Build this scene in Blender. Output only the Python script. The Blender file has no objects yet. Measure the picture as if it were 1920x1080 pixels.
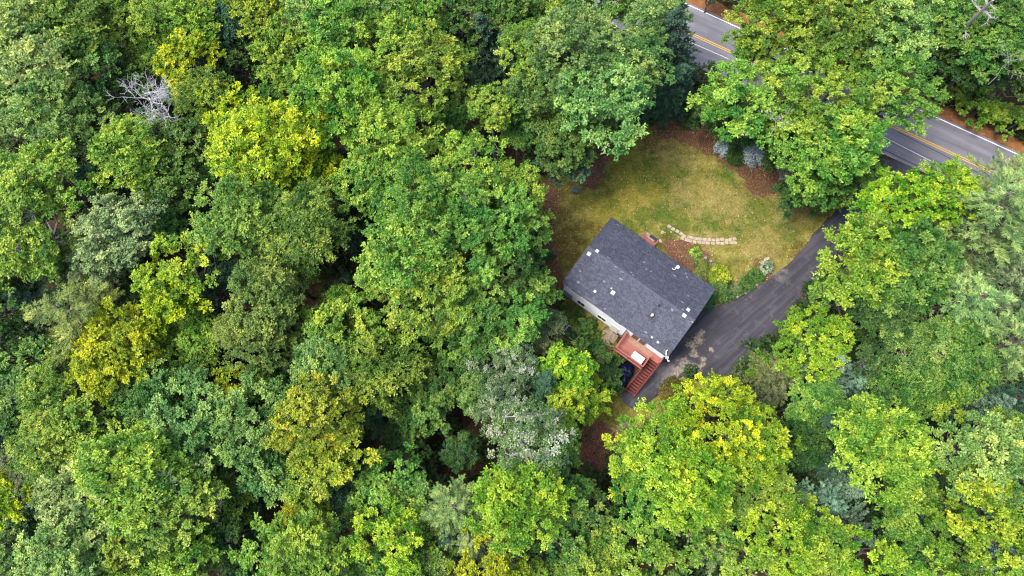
import bpy, math, random
import numpy as np
from mathutils import Vector, Matrix
from math import sin, cos, pi, radians

random.seed(7)
rng = np.random.default_rng(7)
scene = bpy.context.scene
col = scene.collection

# ------------------------------------------------------------------ camera
CAM_H, FOC, TILT = 68.0, 1283.0, radians(15)
cam = bpy.data.cameras.new('camera')
cam.sensor_width = 36.0
cam.lens = 36.0 * FOC / 1920.0
cam.clip_start, cam.clip_end = 0.5, 1500
co = bpy.data.objects.new('camera', cam)
co.location = (0, 0, CAM_H)
co.rotation_euler = (TILT, 0, 0)
col.objects.link(co)
scene.camera = co

# ------------------------------------------------------------------ daylight
SUN_EL, SUN_AZ = radians(62), radians(262)      # azimuth clockwise from north (up in the photograph)
world = bpy.data.worlds.new('World')
scene.world = world
world.use_nodes = True
wn = world.node_tree
sky = wn.nodes.new('ShaderNodeTexSky')
sky.sky_type = 'NISHITA'
sky.sun_disc = False
sky.sun_elevation = SUN_EL
sky.sun_rotation = SUN_AZ
sky.air_density, sky.dust_density, sky.ozone_density = 1.0, 3.0, 1.0
wn.links.new(sky.outputs[0], wn.nodes['Background'].inputs[0])
wn.nodes['Background'].inputs[1].default_value = 0.115
sl = bpy.data.lights.new('sun', 'SUN')
sl.energy, sl.angle, sl.color = 1.5, radians(20), (1.0, 0.955, 0.88)
so = bpy.data.objects.new('sun', sl)
sd = Vector((sin(SUN_AZ) * cos(SUN_EL), cos(SUN_AZ) * cos(SUN_EL), sin(SUN_EL)))
so.rotation_euler = sd.to_track_quat('Z', 'Y').to_euler()
so.location = (0, 0, 90)
col.objects.link(so)
scene.view_settings.view_transform = 'Standard'
scene.view_settings.look = 'None'
scene.view_settings.gamma = 1
scene.view_settings.use_curve_mapping = False
scene.view_settings.exposure = 1.62
scene.cycles.filter_width = 1.15
scene.cycles.max_bounces = 6
scene.cycles.diffuse_bounces = 3
scene.cycles.transmission_bounces = 4

# ------------------------------------------------------------------ helpers
def at(u, v, z=0.0):
    """world point at height z seen at photograph pixel (u, v)"""
    a, b = (u - 960) / FOC, (540 - v) / FOC
    dx, dy, dz = a, sin(TILT) + b * cos(TILT), -cos(TILT) + b * sin(TILT)
    s = (z - CAM_H) / dz
    return Vector((s * dx, s * dy, z))

def depth_at(p):
    return p[1] * sin(TILT) + (CAM_H - p[2]) * cos(TILT)

def to_px(p):
    w = depth_at(p)
    return 960 + FOC * p[0] / w, 540 - FOC * (p[1] * cos(TILT) + (p[2] - CAM_H) * sin(TILT)) / w

def new_obj(name, mesh, parent=None, loc=(0, 0, 0), rotz=0.0):
    o = bpy.data.objects.new(name, mesh)
    col.objects.link(o)
    o.location = loc
    o.rotation_euler = (0, 0, rotz)
    if parent is not None:
        o.parent = parent
    return o

def tag(o, label=None, cat=None, group=None, kind=None):
    if label: o['label'] = label
    if cat: o['category'] = cat
    if group: o['group'] = group
    if kind: o['kind'] = kind
    return o

def np_mesh(name, verts, quads, mat, fattr=None, smooth=False):
    """verts (n,3); quads (m,4) or (m,3)"""
    verts = np.asarray(verts, dtype=np.float32).reshape(-1, 3)
    quads = np.asarray(quads, dtype=np.int32)
    k = quads.shape[1]
    me = bpy.data.meshes.new(name)
    me.vertices.add(len(verts))
    me.vertices.foreach_set('co', verts.ravel())
    me.loops.add(quads.size)
    me.loops.foreach_set('vertex_index', quads.ravel())
    me.polygons.add(len(quads))
    me.polygons.foreach_set('loop_start', np.arange(0, quads.size, k, dtype=np.int32))
    if smooth:
        me.polygons.foreach_set('use_smooth', np.ones(len(quads), dtype=bool))
    if fattr:
        for n, a in fattr.items():
            at_ = me.attributes.new(n, 'FLOAT', 'FACE')
            at_.data.foreach_set('value', np.asarray(a, dtype=np.float32))
    me.materials.append(mat)
    me.update(calc_edges=True)
    me.validate()
    return me

class MB:
    """collects simple solids, builds one mesh"""
    def __init__(self):
        self.v, self.f = [], []
    def add(self, vs, fs):
        n = len(self.v)
        self.v += [tuple(p) for p in vs]
        self.f += [tuple(i + n for i in q) for q in fs]
        return self
    def box(self, c, s, rot=None):
        hx, hy, hz = s[0] / 2, s[1] / 2, s[2] / 2
        vs = [Vector((x, y, z)) for z in (-hz, hz) for y in (-hy, hy) for x in (-hx, hx)]
        if rot is not None:
            vs = [rot @ p for p in vs]
        c = Vector(c)
        return self.add([p + c for p in vs], [(0, 2, 3, 1), (4, 5, 7, 6), (0, 1, 5, 4), (2, 6, 7, 3), (0, 4, 6, 2), (1, 3, 7, 5)])
    def bar(self, a, b, w, h):
        a, b = Vector(a), Vector(b)
        d = b - a
        q = d.to_track_quat('X', 'Z').to_matrix()
        return self.box((a + b) / 2, (d.length, w, h), q)
    def tube(self, pts, radii, n=6, cap=True):
        pts = [Vector(p) for p in pts]
        rings = []
        for i, p in enumerate(pts):
            d = (pts[min(i + 1, len(pts) - 1)] - pts[max(i - 1, 0)])
            q = d.to_track_quat('Z', 'Y').to_matrix() if d.length > 1e-6 else Matrix.Identity(3)
            rings.append([p + q @ Vector((cos(2 * pi * k / n) * radii[i], sin(2 * pi * k / n) * radii[i], 0)) for k in range(n)])
        vs = [p for r in rings for p in r]
        fs = []
        for i in range(len(pts) - 1):
            for k in range(n):
                k2 = (k + 1) % n
                fs.append((i * n + k, i * n + k2, (i + 1) * n + k2, (i + 1) * n + k))
        if cap:
            fs.append(tuple(range(n - 1, -1, -1)))
            fs.append(tuple((len(pts) - 1) * n + k for k in range(n)))
        return self.add(vs, fs)
    def lathe(self, prof, n=20, c=(0, 0, 0)):
        vs = [Vector((r * cos(2 * pi * k / n), r * sin(2 * pi * k / n), z)) + Vector(c) for r, z in prof for k in range(n)]
        fs = []
        for i in range(len(prof) - 1):
            for k in range(n):
                k2 = (k + 1) % n
                fs.append((i * n + k, i * n + k2, (i + 1) * n + k2, (i + 1) * n + k))
        fs.append(tuple(range(n - 1, -1, -1)))
        fs.append(tuple((len(prof) - 1) * n + k for k in range(n)))
        return self.add(vs, fs)
    def mesh(self, name, mat, bevel=0.0):
        me = bpy.data.meshes.new(name)
        me.from_pydata(self.v, [], self.f)
        me.materials.append(mat)
        if bevel > 0:
            import bmesh
            bm = bmesh.new(); bm.from_mesh(me)
            bmesh.ops.bevel(bm, geom=list(bm.edges), offset=bevel, segments=1, affect='EDGES')
            bm.to_mesh(me); bm.free()
        me.update()
        return me
    def build(self, name, mat, parent=None, loc=(0, 0, 0), rotz=0.0, bevel=0.0):
        return new_obj(name, self.mesh(name, mat, bevel), parent, loc, rotz)

# ------------------------------------------------------------------ materials
class NT:
    def __init__(self, name):
        self.m = bpy.data.materials.new(name)
        self.m.use_nodes = True
        self.t = self.m.node_tree
        self.bsdf = self.t.nodes['Principled BSDF']
        self.out = self.t.nodes['Material Output']
        self.geo = None
    def n(self, typ, **kw):
        nd = self.t.nodes.new(typ)
        for k, v in kw.items():
            setattr(nd, k, v)
        return nd
    def link(self, a, b):
        self.t.links.new(a, b)
    def pos(self):
        if self.geo is None:
            self.geo = self.n('ShaderNodeNewGeometry')
        return self.geo.outputs['Position']
    def objco(self):
        return self.n('ShaderNodeTexCoord').outputs['Object']
    def noise(self, scale, detail=4, rough=0.6, vec=None, dist=0.0):
        nd = self.n('ShaderNodeTexNoise')
        nd.inputs['Scale'].default_value = scale
        nd.inputs['Detail'].default_value = detail
        nd.inputs['Roughness'].default_value = rough
        nd.inputs['Distortion'].default_value = dist
        self.link(vec if vec is not None else self.pos(), nd.inputs['Vector'])
        return nd.outputs['Fac']
    def math(self, op, a, b=None, c=None, clamp=False):
        nd = self.n('ShaderNodeMath', operation=op, use_clamp=clamp)
        for i, x in enumerate((a, b, c)):
            if x is None: continue
            if isinstance(x, (int, float)): nd.inputs[i].default_value = x
            else: self.link(x, nd.inputs[i])
        return nd.outputs[0]
    def rng(self, x, a, b, c=0.0, d=1.0, smooth=True):
        nd = self.n('ShaderNodeMapRange', interpolation_type='SMOOTHSTEP' if smooth else 'LINEAR')
        self.link(x, nd.inputs[0])
        for i, v in zip((1, 2, 3, 4), (a, b, c, d)): nd.inputs[i].default_value = v
        return nd.outputs[0]
    def mix(self, fac, a, b, blend='MIX'):
        nd = self.n('ShaderNodeMix', data_type='RGBA', blend_type=blend)
        if isinstance(fac, (int, float)): nd.inputs[0].default_value = fac
        else: self.link(fac, nd.inputs[0])
        for i, x in ((6, a), (7, b)):
            if isinstance(x, tuple): nd.inputs[i].default_value = (*x[:3], 1)
            else: self.link(x, nd.inputs[i])
        return nd.outputs[2]
    def ramp(self, fac, stops):
        nd = self.n('ShaderNodeValToRGB')
        el = nd.color_ramp.elements
        while len(el) < len(stops): el.new(0.5)
        for e, (p, c) in zip(el, stops):
            e.position, e.color = p, (*c, 1)
        self.link(fac, nd.inputs[0])
        return nd.outputs[0]
    def scaled(self, vec, rotz, scale):
        a = self.n('ShaderNodeMapping')
        a.inputs['Rotation'].default_value = (0, 0, rotz)
        self.link(vec, a.inputs['Vector'])
        nd = self.n('ShaderNodeMapping')
        nd.inputs['Scale'].default_value = scale
        self.link(a.outputs[0], nd.inputs['Vector'])
        return nd.outputs[0]
    def blobs(self, spots, wob=0.5, wscale=1.2, soft=0.6):
        """mask 0..1 of soft edged spots (x, y, r) on the ground, edges broken by noise"""
        w = self.math('MULTIPLY', self.math('SUBTRACT', self.noise(wscale, 6, 0.7), 0.5), wob * 5)
        sep = self.n('ShaderNodeSeparateXYZ'); self.link(self.pos(), sep.inputs[0])
        acc = None
        for x, y, r in spots:
            dx = self.math('SUBTRACT', sep.outputs[0], x); dy = self.math('SUBTRACT', sep.outputs[1], y)
            d = self.math('SQRT', self.math('ADD', self.math('MULTIPLY', dx, dx), self.math('MULTIPLY', dy, dy)))
            d = self.math('ADD', self.math('DIVIDE', d, r), w)
            m = self.rng(d, 1.0 - soft, 1.0 + soft * 0.3, 1.0, 0.0)
            acc = m if acc is None else self.math('MAXIMUM', acc, m)
        return acc
    def base(self, c, rough=0.8, spec=0.3):
        if isinstance(c, tuple): self.bsdf.inputs['Base Color'].default_value = (*c[:3], 1)
        else: self.link(c, self.bsdf.inputs['Base Color'])
        self.bsdf.inputs['Roughness'].default_value = rough
        self.bsdf.inputs['Specular IOR Level'].default_value = spec
        return self
    def bump(self, h, strength=0.5, dist=0.05):
        nd = self.n('ShaderNodeBump')
        nd.inputs['Strength'].default_value = strength
        nd.inputs['Distance'].default_value = dist
        self.link(h, nd.inputs['Height'])
        self.link(nd.outputs[0], self.bsdf.inputs['Normal'])
        return self

def P(u, v, r=1.0, z=0.0):
    p = at(u, v, z)
    return (p.x, p.y, r)

def worn(name, c, var=0.25, scale=3.0, rough=0.7, spec=0.3, bump=0.2):
    k = NT(name)
    nz = k.noise(scale, 6, 0.65)
    c2 = tuple(x * (1 - var) for x in c); c3 = tuple(min(x * (1 + var), 0.95) for x in c)
    k.base(k.ramp(nz, [(0.3, c2), (0.5, c), (0.72, c3)]), rough, spec)
    k.bump(k.noise(scale * 9, 4), bump, 0.01)
    return k.m

def foliage_mat(name, transl=0.22, vlo=0.50, vhi=1.55, hue=0.03, white=0.0):
    k = NT(name)
    oi = k.n('ShaderNodeObjectInfo')
    lv = k.n('ShaderNodeAttribute', attribute_name='leaf_tone').outputs['Fac']
    cv = k.n('ShaderNodeAttribute', attribute_name='spray_tone').outputs['Fac']
    hs = k.n('ShaderNodeHueSaturation')
    k.link(oi.outputs['Color'], hs.inputs['Color'])
    hs.inputs['Saturation'].default_value = 1.03
    hsum = k.math('ADD', k.math('MULTIPLY', k.math('SUBTRACT', cv, 0.5), -hue * 1.9), k.math('MULTIPLY', k.math('SUBTRACT', lv, 0.5), -hue * 0.8))
    k.link(k.math('ADD', hsum, 0.5), hs.inputs['Hue'])
    val = k.math('MULTIPLY', k.rng(lv, 0, 1, vlo, vhi, False), k.rng(cv, 0, 1, 0.62, 1.44, False))  # random tone of leaves and sprays; the brightest leaves also paint in glints
    k.link(val, hs.inputs['Value'])
    hout = hs.outputs[0]
    if white: hout = k.mix(k.rng(k.math('ADD', k.math('MULTIPLY', lv, .55), k.math('MULTIPLY', cv, .9)), 1.45 - white - .3, 1.45 - white + .06, 0, 1), hout, (0.42, 0.46, 0.33))
    dr = k.noise(0.42, 3, 0.6)
    h2 = k.n('ShaderNodeHueSaturation')
    k.link(hout, h2.inputs['Color'])
    k.link(k.rng(dr, .3, .7, .522, .480, False), h2.inputs['Hue'])
    k.link(k.rng(dr, .3, .7, .80, 1.24, False), h2.inputs['Value'])
    hout = h2.outputs[0]
    k.base(hout, 0.5, 0.24)
    tr = k.n('ShaderNodeBsdfTranslucent')
    tc = k.mix(1.0, hout, (1.0, 1.0, 0.6), 'MULTIPLY')
    k.link(tc, tr.inputs[0])
    mx = k.n('ShaderNodeMixShader'); mx.inputs[0].default_value = transl
    k.link(k.bsdf.outputs[0], mx.inputs[1]); k.link(tr.outputs[0], mx.inputs[2])
    k.link(mx.outputs[0], k.out.inputs[0])
    return k.m

M_LEAF = foliage_mat('leaf')
M_SILVER = foliage_mat('silver_leaf', 0.25, 0.5, 1.4, 0.03, 0.42)
M_NEEDLE = foliage_mat('needle', 0.15, 0.65, 1.4, 0.03)
def bark(name, c):
    k = NT(name)
    v = k.scaled(k.objco(), 0, (6, 6, 1.2))
    nz = k.noise(2.0, 6, 0.7, v)
    k.base(k.ramp(nz, [(0.3, tuple(x * 0.5 for x in c)), (0.6, c), (0.8, tuple(x * 1.5 for x in c))]), 0.9, 0.2)
    k.bump(nz, 0.6, 0.03)
    return k.m
M_BARK = bark('bark', (0.13, 0.11, 0.095))
M_PALEBARK = bark('pale_bark', (0.34, 0.32, 0.30))
M_DEAD = bark('bleached_wood', (0.50, 0.48, 0.475))

# forest floor
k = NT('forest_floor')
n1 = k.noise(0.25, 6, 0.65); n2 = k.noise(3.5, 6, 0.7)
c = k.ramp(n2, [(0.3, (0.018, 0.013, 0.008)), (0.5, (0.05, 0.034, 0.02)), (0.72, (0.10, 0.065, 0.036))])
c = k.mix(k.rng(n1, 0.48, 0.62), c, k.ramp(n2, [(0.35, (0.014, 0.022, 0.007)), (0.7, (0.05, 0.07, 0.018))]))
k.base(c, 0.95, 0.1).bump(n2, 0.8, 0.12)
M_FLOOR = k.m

# lawn
k = NT('lawn')
n0 = k.noise(0.16, 5, 0.6); n1 = k.noise(0.7, 6, 0.7); n2 = k.noise(5, 6, 0.75); n3 = k.noise(1.7, 6, 0.72, None, 0.6)
c = k.ramp(n1, [(0.28, (0.075, 0.075, 0.016)), (0.43, (0.155, 0.148, 0.030)), (0.57, (0.235, 0.212, 0.050)), (0.75, (0.38, 0.315, 0.13))])
green = k.ramp(n3, [(0.3, (0.045, 0.085, 0.014)), (0.6, (0.105, 0.145, 0.022)), (0.75, (0.17, 0.18, 0.034))])
gm = k.blobs([P(1240, 395, 2.2), P(1232, 345, 1.8), P(1260, 422, 2.2), P(1330, 418, 2.0), P(1390, 430, 1.6), P(1165, 310, 1.5), P(1150, 380, 2.4), P(1200, 330, 3.2), P(1420, 400, 2.6),
              P(1180, 425, 1.3), P(1205, 405, 1.8), P(1480, 435, 1.8), P(1280, 320, 1.6), P(1360, 330, 1.5), P(1275, 385, 1.5), P(1140, 330, 1.6)], 0.8, 0.9, 0.9)
c = k.mix(k.math('MULTIPLY', gm, 0.95), c, green)
ym = k.blobs([P(1130, 400, 2.4), P(1180, 370, 2.6), P(1215, 365, 1.8), P(1170, 320, 2.5)], 0.8, 0.8, 0.9)
c = k.mix(k.math('MULTIPLY', ym, 0.45), c, (0.27, 0.215, 0.03))
tm = k.blobs([P(1332, 355, 1.8), P(1355, 380, 2.6), P(1290, 365, 2.2), P(1310, 395, 1.4), P(1290, 300, 1.6), P(1255, 285, 1.8), P(1430, 465, 3.0), P(1375, 395, 2.2), P(1480, 400, 2.2), P(1330, 450, 1.6)], 0.9, 1.3, 1.0)
c = k.mix(k.math('MULTIPLY', tm, 0.5), c, k.ramp(n3, [(0.3, (0.22, 0.185, 0.06)), (0.7, (0.36, 0.285, 0.13))]))
bm_ = k.blobs([P(1055, 450, 2.6), P(1045, 400, 1.8), P(1070, 480, 1.5), P(1040, 365, 1.6), P(1150, 270, 1.6), P(1110, 345, 1.2), P(1140, 360, .8), P(1220, 262, 1.9), P(1430, 500, 1.2), P(1110, 425, .9),
               P(1250, 455, 1.0), P(1500, 470, 1.5), P(1345, 500, .8)], 0.8, 1.4, 0.9)
c = k.mix(k.math('MULTIPLY', bm_, 0.62), c, k.ramp(n2, [(0.35, (0.055, 0.034, 0.012)), (0.6, (0.145, 0.092, 0.03)), (0.75, (0.22, 0.14, 0.055))]))
c = k.mix(1.0, c, k.ramp(n2, [(0.3, (0.45, 0.47, 0.42)), (0.5, (1, 1, 1)), (0.7, (1.45, 1.38, 1.3))]), 'MULTIPLY')
k.base(c, 0.95, 0.1).bump(k.math('ADD', n2, k.noise(18, 3)), 0.8, 0.06)
M_LAWN = k.m

k = NT('mulch')
n1 = k.noise(1.1, 5, 0.7); n2 = k.noise(7, 6, 0.75)
c = k.ramp(n2, [(0.28, (0.045, 0.021, 0.014)), (0.48, (0.135, 0.066, 0.042)), (0.64, (0.21, 0.115, 0.075)), (0.8, (0.36, 0.25, 0.17))])
k.base(c, 0.95, 0.1).bump(n2, 1.0, 0.08)
M_MULCH = k.m

k = NT('asphalt')   # driveway
DRV = math.atan2(*(at(1250, 700) - at(1500, 480)).yx)
str_ = k.noise(1.0, 6, 0.65, k.scaled(k.pos(), 0, (1, 1, 1)), 0.3)
along = k.noise(0.9, 5, 0.7, k.scaled(k.pos(), -DRV, (0.12, 1.6, 1)))
fine = k.noise(30, 4, 0.7)
c = k.ramp(along, [(0.3, (0.026, 0.026, 0.033)), (0.5, (0.046, 0.045, 0.057)), (0.72, (0.090, 0.088, 0.108))])
c = k.mix(k.rng(str_, 0.52, 0.72, 0, 0.55), c, (0.12, 0.115, 0.13))
dark = k.blobs([P(1290, 640, 2.0), P(1300, 600, 1.4), P(1340, 600, 2.0), P(1325, 690, 1.6), P(1220, 742, 1.3)], 0.6, 0.8, 1.0)  # dark patches; the shade beside the gable end and stairs is painted in
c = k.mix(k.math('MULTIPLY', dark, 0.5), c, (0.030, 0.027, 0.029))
pale = k.blobs([P(1252, 700, 1.5), P(1280, 690, 1.1), P(1237, 692, .9), P(1260, 715, 0.9)], 0.9, 1.0, 0.9)
c = k.mix(k.math('MULTIPLY', pale, 0.6), c, (0.20, 0.175, 0.165))
sand = k.blobs([P(1309, 637, .62), P(1296, 645, .55), P(1314, 626, .42), P(1302, 662, .5), P(1284, 684, .75), P(1317, 674, .35), P(1316, 684, .3), P(1306, 692, .5), P(1333, 655, .28), P(1296, 694, .5), P(1270, 694, .6)], 0.9, 2.0, 0.6)
sand = k.math('MULTIPLY', sand, k.rng(k.noise(4.5, 6, 0.75), .36, .58, .12, 1.0))
c = k.mix(k.math('MULTIPLY', sand, 0.8), c, (0.34, 0.28, 0.205))
edge = k.blobs([P(1452, 505, .8), P(1462, 520, .5), P(1470, 508, .45)], 0.8, 1.3, 0.9)
c = k.mix(k.math('MULTIPLY', edge, 0.45), c, (0.24, 0.21, 0.19))
c = k.mix(1.0, c, k.ramp(fine, [(0.3, (0.75, 0.75, 0.75)), (0.7, (1.25, 1.25, 1.25))]), 'MULTIPLY')
k.base(c, 0.85, 0.35).bump(fine, 0.35, 0.01)
M_DRIVE = k.m

RD = radians(-28.7)
rdx, rdy = cos(RD), sin(RD); rnx, rny = -rdy, rdx       # along, across (towards the far side)
def road_pt(s, n_, z):      # s along, n_ across
    return Vector((rdx * s + rnx * n_, rdy * s + rny * n_, z))
_p = at(1768, 279); RS0 = _p.x * rdx + _p.y * rdy; RN0 = _p.x * rnx + _p.y * rny    # yellow line
_q = at(1330, 81); RN1 = _q.x * rnx + _q.y * rny
RN = (RN0 + RN1) / 2


k = NT('road_asphalt')
v = k.scaled(k.pos(), -RD, (0.05, 1.0, 1))
along = k.noise(0.9, 5, 0.65, v); fine = k.noise(25, 4, 0.7); big = k.noise(0.5, 4)
c = k.ramp(along, [(0.3, (0.105, 0.103, 0.120)), (0.5, (0.150, 0.147, 0.170)), (0.7, (0.21, 0.205, 0.235))])
c = k.mix(k.rng(big, 0.45, 0.7, 0, 0.35), c, (0.10, 0.095, 0.105))
dirt = k.blobs([P(1650, 318, 1.3), P(1668, 300, 1.0), P(1640, 335, 1.0)], 0.8, 1.2, 0.8)
c = k.mix(k.math('MULTIPLY', dirt, 0.6), c, (0.36, 0.31, 0.29))
c = k.mix(1.0, c, k.ramp(fine, [(0.3, (0.8, 0.8, 0.8)), (0.7, (1.2, 1.2, 1.2))]), 'MULTIPLY')
k.base(c, 0.85, 0.3).bump(fine, 0.3, 0.01)
M_ROAD = k.m

def paint(name, c, keep=0.36):
    k = NT(name)
    nz = k.noise(6, 6, 0.75)
    k.base(k.mix(k.rng(nz, keep - 0.08, keep + 0.06), (0.12, 0.11, 0.12), c), 0.7, 0.3)
    return k.m
M_YELLOW = paint('yellow_paint', (0.58, 0.33, 0.04))
M_WHITE_LINE = paint('white_paint', (0.78, 0.76, 0.76))
M_FAINT = paint('faded_white_paint', (0.50, 0.47, 0.50), 0.42)
M_SEAM = worn('tar_seam', (0.03, 0.028, 0.035))
k = NT('sandy_shoulder')
n1 = k.noise(1.2, 6, 0.7); n2 = k.noise(9, 5, 0.7)
c = k.ramp(n1, [(0.3, (0.15, 0.065, 0.026)), (0.5, (0.24, 0.105, 0.042)), (0.7, (0.33, 0.17, 0.085))])
c = k.mix(1.0, c, k.ramp(n2, [(0.3, (0.65, 0.65, 0.65)), (0.7, (1.25, 1.25, 1.25))]), 'MULTIPLY')
k.base(c, 0.95, 0.1).bump(n2, 0.7, 0.05)
M_SHOULDER = k.m

def shingle_mat():
    k = NT('roof_shingle')
    t = k.n('ShaderNodeAttribute', attribute_name='tone').outputs['Fac']
    big = k.noise(0.6, 5, 0.6, k.objco()); fine = k.noise(40, 3, 0.7, k.objco())
    c = k.ramp(t, [(0.0, (0.056, 0.060, 0.083)), (0.45, (0.072, 0.077, 0.104)), (0.82, (0.090, 0.097, 0.128)), (0.93, (0.112, 0.120, 0.152)), (1.0, (0.21, 0.22, 0.255))])
    c = k.mix(1.0, c, k.ramp(big, [(0.3, (0.88, 0.88, 0.9)), (0.7, (1.1, 1.1, 1.1))]), 'MULTIPLY')
    c = k.mix(1.0, c, k.ramp(fine, [(0.3, (0.7, 0.7, 0.72)), (0.7, (1.3, 1.3, 1.28))]), 'MULTIPLY')
    k.base(c, 0.9, 0.2)
    return k.m
M_SHINGLE = shingle_mat()
M_WALL = worn('white_siding', (0.83, 0.87, 0.92), 0.03, 1.2, 0.6, 0.3, 0.05)
M_FOUND = worn('grey_foundation', (0.30, 0.33, 0.33), 0.2, 2.0)
M_TRIM = worn('white_trim', (0.80, 0.80, 0.82), 0.05, 3, 0.5)
M_GLASS = NT('dark_glass').base((0.012, 0.014, 0.02), 0.08, 0.6).m
M_BLACK = worn('black_rubber', (0.03, 0.03, 0.035), 0.3, 6)
M_RIDGE = worn('ridge_shingle', (0.072, 0.078, 0.104), 0.35, 5)
k = NT('red_deck_paint')
oc = k.objco()
grain = k.noise(2.0, 6, 0.7, k.scaled(oc, 0, (0.6, 9, 9)))
wearn = k.noise(1.6, 6, 0.7, k.scaled(oc, 0, (0.7, 1.6, 1)))
oi = k.n('ShaderNodeObjectInfo').outputs['Random']
c = k.ramp(grain, [(0.3, (0.22, 0.068, 0.054)), (0.55, (0.35, 0.125, 0.100)), (0.75, (0.44, 0.20, 0.165))])
c = k.mix(k.rng(oi, 0, 1, 0, 0.35, False), c, (0.34, 0.115, 0.09))
sep = k.n('ShaderNodeSeparateXYZ'); k.link(oc, sep.inputs[0])
band = k.math('MULTIPLY', k.rng(sep.outputs[1], -4.55, -4.3, 0, 1), k.rng(sep.outputs[1], -4.05, -3.85, 1, 0))
band = k.math('MULTIPLY', band, k.math('MULTIPLY', k.rng(sep.outputs[0], 1.9, 2.4, 0, 1), k.rng(sep.outputs[0], 4.3, 5.2, 1, 0)))
c = k.mix(k.math('MULTIPLY', band, k.rng(wearn, 0.32, 0.55, 0, 0.9)), c, (0.30, 0.235, 0.165))
k.base(c, 0.7, 0.3)
M_RED = k.m
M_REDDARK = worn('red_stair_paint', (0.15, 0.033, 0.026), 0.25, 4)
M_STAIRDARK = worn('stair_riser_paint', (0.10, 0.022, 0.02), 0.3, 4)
M_TABLE = worn('white_plastic', (0.66, 0.66, 0.65), 0.10, 2, 0.4)
M_TARP = NT('blue_tarp').base((0.006, 0.013, 0.055), 0.45, 0.5).m
M_WOOD = worn('weathered_wood', (0.26, 0.205, 0.165), 0.4, 5)
M_OLDWOOD = worn('dark_old_wood', (0.10, 0.068, 0.05), 0.4, 5)
M_STONE = worn('pale_paving_stone', (0.36, 0.295, 0.225), 0.35, 3.5)
M_ROCK = worn('grey_rock', (0.21, 0.20, 0.19), 0.4, 4)
M_PANEL = worn('dark_mesh_panel', (0.055, 0.06, 0.072), 0.3, 5)
M_BIN = worn('blue_grey_plastic', (0.085, 0.125, 0.16), 0.2, 3, 0.5)
M_MAT = worn('dark_doormat', (0.055, 0.055, 0.075), 0.3, 6)
M_VENT = worn('white_metal', (0.70, 0.70, 0.72), 0.04, 4, 0.4)

# ------------------------------------------------------------------ ground sheets
def sheet(name, pts, z, mat, kind='structure', edge=0.0, step=0.45, seed=1, thick=0.0):
    """polygon (world xy) with a slightly ragged outline"""
    r = random.Random(seed)
    out = []
    n = len(pts)
    for i in range(n):
        a, b = Vector((pts[i][0], pts[i][1], 0)), Vector((pts[(i + 1) % n][0], pts[(i + 1) % n][1], 0))
        m = max(1, int((b - a).length / step))
        nn = Vector((-(b - a).y, (b - a).x, 0)).normalized()
        for j in range(m):
            p = a.lerp(b, j / m) + nn * r.uniform(-edge, edge)
            out.append((p.x, p.y, z))
    me = bpy.data.meshes.new(name)
    if thick:
        m = len(out)
        vs = out + [(x, y, z - thick) for x, y, _ in out]
        fs = [tuple(range(m))] + [(i, m + i, m + (i + 1) % m, (i + 1) % m) for i in range(m)]
        me.from_pydata(vs, [], fs)
    else:
        me.from_pydata(out, [], [tuple(range(len(out)))])
    me.materials.append(mat)
    import bmesh
    bm = bmesh.new(); bm.from_mesh(me)
    bmesh.ops.triangulate(bm, faces=bm.faces[:])
    bmesh.ops.recalc_face_normals(bm, faces=bm.faces[:])
    for f in bm.faces:
        if abs(f.normal.z) > 0.9 and f.normal.z < 0: f.normal_flip()
    bm.to_mesh(me); bm.free()
    o = new_obj(name, me)
    if kind: o['kind'] = kind
    return o

def px_poly(pts, z=0.0):
    return [tuple(at(u, v, z)[:2]) for u, v in pts]

def smooth_poly(pts, it=2):
    for _ in range(it):
        q = []
        for i in range(len(pts)):
            a, b = pts[i], pts[(i + 1) % len(pts)]
            q += [(a[0] * .75 + b[0] * .25, a[1] * .75 + b[1] * .25), (a[0] * .25 + b[0] * .75, a[1] * .25 + b[1] * .75)]
        pts = q
    return pts

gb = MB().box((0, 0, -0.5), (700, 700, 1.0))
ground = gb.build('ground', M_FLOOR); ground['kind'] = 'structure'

LAWN_PX = [(1005, 330), (1060, 325), (1085, 270), (1130, 250), (1200, 240), (1240, 215), (1310, 215), (1360, 255), (1420, 300), (1470, 320), (1500, 360), (1575, 390), (1548, 415),
           (1528, 436), (1504, 468), (1475, 498), (1452, 514), (1420, 537), (1390, 556), (1360, 570), (1320, 585), (1240, 560), (1150, 570), (1075, 560), (1035, 530), (1030, 440), (1000, 380)]
DRIVE_PX = [(1650, 300), (1600, 360), (1552, 412), (1530, 434), (1506, 466), (1477, 496), (1455, 512), (1422, 535), (1392, 554), (1362, 568), (1320, 580), (1250, 640), (1215, 672), (1190, 700), (1166, 735), (1163, 745),
            (1172, 757), (1185, 767), (1200, 764), (1222, 750), (1240, 730), (1262, 716), (1280, 702), (1290, 697), (1300, 702), (1310, 712), (1330, 718), (1362, 712), (1390, 690), (1412, 668), (1440, 640), (1470, 603), (1490, 578), (1507, 548), (1545, 520),
            (1580, 480), (1620, 420), (1700, 340), (1720, 300)]
lawn = sheet('lawn', px_poly(LAWN_PX), 0.012, M_LAWN, edge=0.12, seed=3)
sideyard = sheet('side_yard', px_poly([(1060, 555), (1150, 610), (1160, 690), (1170, 730), (1190, 765), (1215, 760), (1262, 718), (1290, 700), (1330, 730), (1250, 800), (1150, 860), (1090, 880), (1080, 790), (1110, 740), (1080, 700), (1040, 640)]), 0.010, M_LAWN, edge=0.15, seed=4)
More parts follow.
